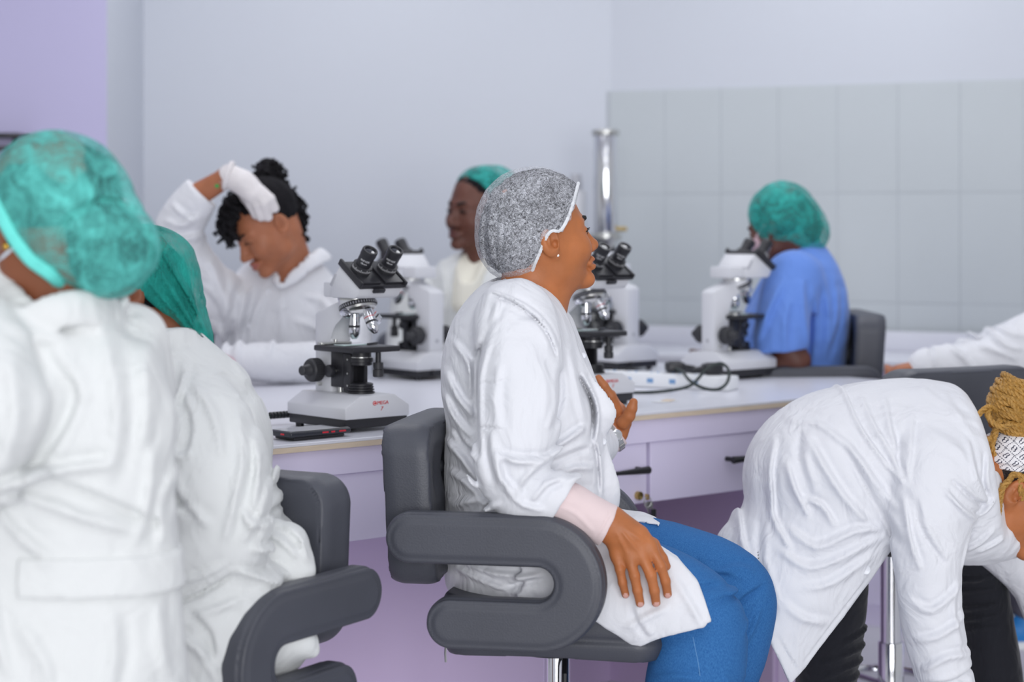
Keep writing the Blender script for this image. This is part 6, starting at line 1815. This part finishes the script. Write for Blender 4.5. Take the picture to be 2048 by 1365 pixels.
sdf_obj('hair', DISP(INT(0.004, hair6, cut6), ripple(0.006, 40, 4)), (0.68, 5.86, 1.2), (1.05, 6.14, 1.56), 0.007, M['hair_brown'], p6, P6b)
cp6 = sdf_obj('bouffant_cap', DISP(INT(0.004, cap6, cut6), ripple(0.005, 26, 8)), (0.66, 5.84, 1.2), (1.07, 6.16, 1.58), 0.006, M['net_green'], p6, P6b)
mk6 = INT(0.002, lambda P: head_field(h6, ears=False)(P) - 0.006, lambda P: np.maximum(-(h6.loc(P)[:, 1] - 0.040), np.maximum(h6.loc(P)[:, 2] + 0.015, -(h6.loc(P)[:, 2] + 0.12))))
sdf_obj('face_mask', mk6, (0.58, 5.84, 1.12), (0.92, 6.16, 1.48), 0.006, M['mask_pink'], p6, P6b)
hf6 = head_field(h6)
tube_obj('mask_strap', [surf(hf6, x, y, 5.8, 6.1, 0.002) for (x, y) in ((1512, 476), (1520, 462), (1530, 450))], 0.0035, M['mask_pink'], p6, P6b, 6)
s6_t = loft([at(1602, 513, D6), at(1606, 540, D6), at(1612, 580, D6), at(1616, 640, D6), at(1612, 720, D6), at(1612, 800, D6), at(1612, 880, D6)], [0.070, 0.098, 0.118, 0.124, 0.116, 0.116, 0.13], [0.075, 0.13, 0.18, 0.185, 0.17, 0.165, 0.17], ax=(1, 0, 0))
s6_a = INT(0.004, loft([at(1588, 560, 5.87), at(1572, 620, 5.825), at(1564, 680, 5.80), at(1560, 740, 5.795)], [0.090, 0.085, 0.080, 0.078], ax=(0, 1, 0)), half((0.10, 0, -1), at(1563, 702, 5.80)))
s6_b = INT(0.004, loft([at(1590, 560, 6.18), at(1550, 640, 6.22), at(1530, 700, 6.24), at(1520, 740, 6.24)], [0.09, 0.086, 0.08, 0.078], ax=(0, 1, 0)), half((0.10, 0, -1), at(1530, 692, 6.24)))
s6_c = loft([at(1560, 600, 5.99), at(1525, 655, 6.0), at(1512, 690, 6.0)], [0.07, 0.06, 0.05], [0.12, 0.12, 0.12], ax=(1, 0, 0))
f6 = folds(5.82, [(([1560, 560], [1530, 620], [1510, 680]), 9, 8), (([1600, 560], [1600, 620], [1612, 690]), 9, 9), (([1622, 600], [1624, 660], [1618, 740]), 8, -10), (([1650, 560], [1660, 640], [1650, 720]), 10, 8), (([1570, 600], [1560, 650], [1560, 700]), 9, 7), (([1680, 580], [1676, 640], [1660, 700]), 8, 7)])
s6f = DISP(SUB(0.005, U(0.014, s6_t, s6_a, s6_b, s6_c), cone(at(1596, 470, D6), at(1602, 530, D6), 0.066, 0.062)), f6, ripple(0.004, 16, 81))
sdf_obj('scrub_top', s6f, (0.62, 5.68, 0.66), (1.10, 6.38, 1.30), 0.0075, M['scrubs'], p6, P6b)
sdf_obj('scrub_trousers', U(0.02, chain([at(1620, 870, 5.93), at(1500, 900, 5.93), at(1500, 1150, 5.93)], [0.105, 0.085, 0.06]), chain([at(1620, 870, 6.11), at(1500, 900, 6.11), at(1500, 1150, 6.11)], [0.105, 0.085, 0.06])), (0.55, 5.78, 0.2), (1.12, 6.3, 0.86), 0.014, M['scrubs'], p6, P6b)

# ================================================================== the person cut off by the right edge
D8 = 5.62
P8b = np.array([1.62, D8 + 0.05, 0.0])
p8 = person('mostly hidden person at the right edge in white sleeve and grey washed jeans', P8b)
h8 = head_frame((1.62, 5.66, 1.33), math.radians(190), math.radians(15), 0.0, 1.0)
neck8 = cone(h8.w(0, -0.02, -0.03), (1.66, 5.68, 1.16), 0.056, 0.064)
tor8 = loft([(1.66, 5.68, 1.15), (1.68, 5.68, 1.05), (1.70, 5.68, 0.85), (1.72, 5.68, 0.68)], [0.08, 0.11, 0.11, 0.12], [0.07, 0.15, 0.14, 0.15], ax=(1, 0, 0))
arm8 = U(0.012, chain([(1.62, 5.55, 1.08), at(2010, 718, 5.50), at(1880, 735, 5.46), at(1800, 748, 5.45)], [0.052, 0.043, 0.032, 0.026]), chain([(1.62, 5.84, 1.08), (1.42, 5.86, 0.98), (1.28, 5.70, 0.97)], [0.05, 0.042, 0.028]))
hand8 = simple_hand(at(1806, 752, 5.46), (-1, 0.1, -0.10), (0, 0.6, 0.6))
leg8 = U(0.02, chain([(1.70, 5.58, 0.66), (1.50, 5.58, 0.62), (1.455, 5.62, 0.40), (1.475, 5.64, 0.20)], [0.085, 0.062, 0.05, 0.038]), chain([(1.70, 5.80, 0.66), (1.42, 5.92, 0.62), (1.60, 5.92, 0.22)], [0.085, 0.062, 0.038]))
sdf_obj('body', U(0.012, U(0.02, head_field(h8), neck8, tor8), arm8, hand8, leg8), (1.02, 5.36, 0.12), (1.90, 6.05, 1.55), 0.008, SK_MID, p8, P8b, lips_pick(h8))
sdf_obj('hair', DISP(INT(0.004, ell(h8.w(0, -0.02, 0.05), np.array([0.082, 0.10, 0.09]), h8.R), half(h8.R @ np.array([0, 1.0, -0.6]), h8.w(0, 0.04, 0.05))), ripple(0.003, 50, 3)), (1.45, 5.5, 1.2), (1.80, 5.82, 1.52), 0.010, M['hair'], p8, P8b)
c8_t = loft([(1.66, 5.68, 1.15), (1.67, 5.68, 1.10), (1.69, 5.68, 1.0), (1.70, 5.68, 0.85), (1.72, 5.68, 0.70)], [0.075, 0.11, 0.14, 0.14, 0.15], [0.07, 0.14, 0.185, 0.18, 0.18], ax=(1, 0, 0))
c8_a = loft([(1.60, 5.54, 1.07), at(2060, 690, 5.53), at(2000, 715, 5.50), at(1935, 728, 5.48), at(1884, 728, 5.46), at(1852, 732, 5.455)], [0.10, 0.085, 0.070, 0.056, 0.052, 0.050], ax=(0, 1, 0), k=0.008)
c8_b = loft([(1.62, 5.84, 1.06), (1.42, 5.86, 0.985), (1.29, 5.71, 0.975)], [0.085, 0.07, 0.05], ax=(0, 1, 0))
f8 = folds(5.42, [(([1990, 655], [2010, 690], [2048, 700]), 8, 12), (([1960, 690], [1990, 700], [2040, 720]), 8, 10), (([1900, 690], [1925, 715], [1950, 745]), 8, 10), (([1868, 690], [1862, 715], [1868, 750]), 5, -8), (([2000, 650], [2030, 668], [2060, 672]), 8, 8)])
sdf_obj('lab_coat', DISP(SUB(0.004, U(0.016, c8_t, c8_a, c8_b), cone((1.64, 5.66, 1.26), (1.65, 5.67, 1.16), 0.068, 0.060)), f8, ripple(0.005, 16, 91)), (1.02, 5.34, 0.60), (1.92, 6.0, 1.24), 0.008, M['coat'], p8, P8b)
j8 = U(0.012, loft([(1.72, 5.58, 0.66), (1.50, 5.58, 0.62), (1.462, 5.61, 0.52), (1.460, 5.62, 0.40), (1.468, 5.63, 0.30)], [0.10, 0.085, 0.075, 0.068, 0.066], ax=(0, 1, 0)), chain([(1.70, 5.80, 0.66), (1.42, 5.92, 0.62), (1.58, 5.92, 0.30)], [0.10, 0.08, 0.06]))
sdf_obj('jeans', DISP(j8, ripple(0.003, 25, 5)), (1.30, 5.44, 0.22), (1.90, 6.04, 0.80), 0.008, M['grey_denim'], p8, P8b)
def sneaker(x, y, z, yaw):
    r = empty('sneaker', (0, 0, 0)); r.parent = p8
    r.location = (x - P8b[0], y - P8b[1], z); r.rotation_euler = (0, 0, yaw)
    sdf_obj('upper', INT(0.003, U(0.02, ell((0.0, 0, 0.055), (0.055, 0.040, 0.060)), ell((0.10, 0, 0.030), (0.085, 0.042, 0.036)), ell((-0.03, 0, 0.03), (0.05, 0.038, 0.04))), half((0, 0, 1), (0, 0, 0.095))), (-0.12, -0.08, -0.02), (0.22, 0.08, 0.13), 0.007, mat('blue_sneaker', lin(40, 130, 205), 0.5), r)
    MB().box((0.055, 0, 0.004), (0.25, 0.078, 0.026), bev=0.010, seg=3).build('sole', M['white_plastic'], r)
    MB().box((0.115, 0, 0.058), (0.075, 0.045, 0.016), bev=0.006, ry=0.35).build('toe_cap', M['white_plastic'], r)
    lc = MB()
    for k in range(4):
        lc.tube([(0.055 + 0.016 * k, -0.025, 0.088 - 0.010 * k), (0.06 + 0.016 * k, 0.0, 0.096 - 0.010 * k), (0.055 + 0.016 * k, 0.025, 0.088 - 0.010 * k)], 0.003, 6)
    lc.build('laces', mat('lace', lin(232, 226, 196), 0.7), r)
sneaker(1.462, 5.635, 0.17, math.radians(188))
sneaker(1.60, 5.92, 0.17, math.radians(188))
place_chair(False, 1.78, 5.70, -0.02, math.radians(185), 'dark chair beyond the right edge under the person in grey jeans')
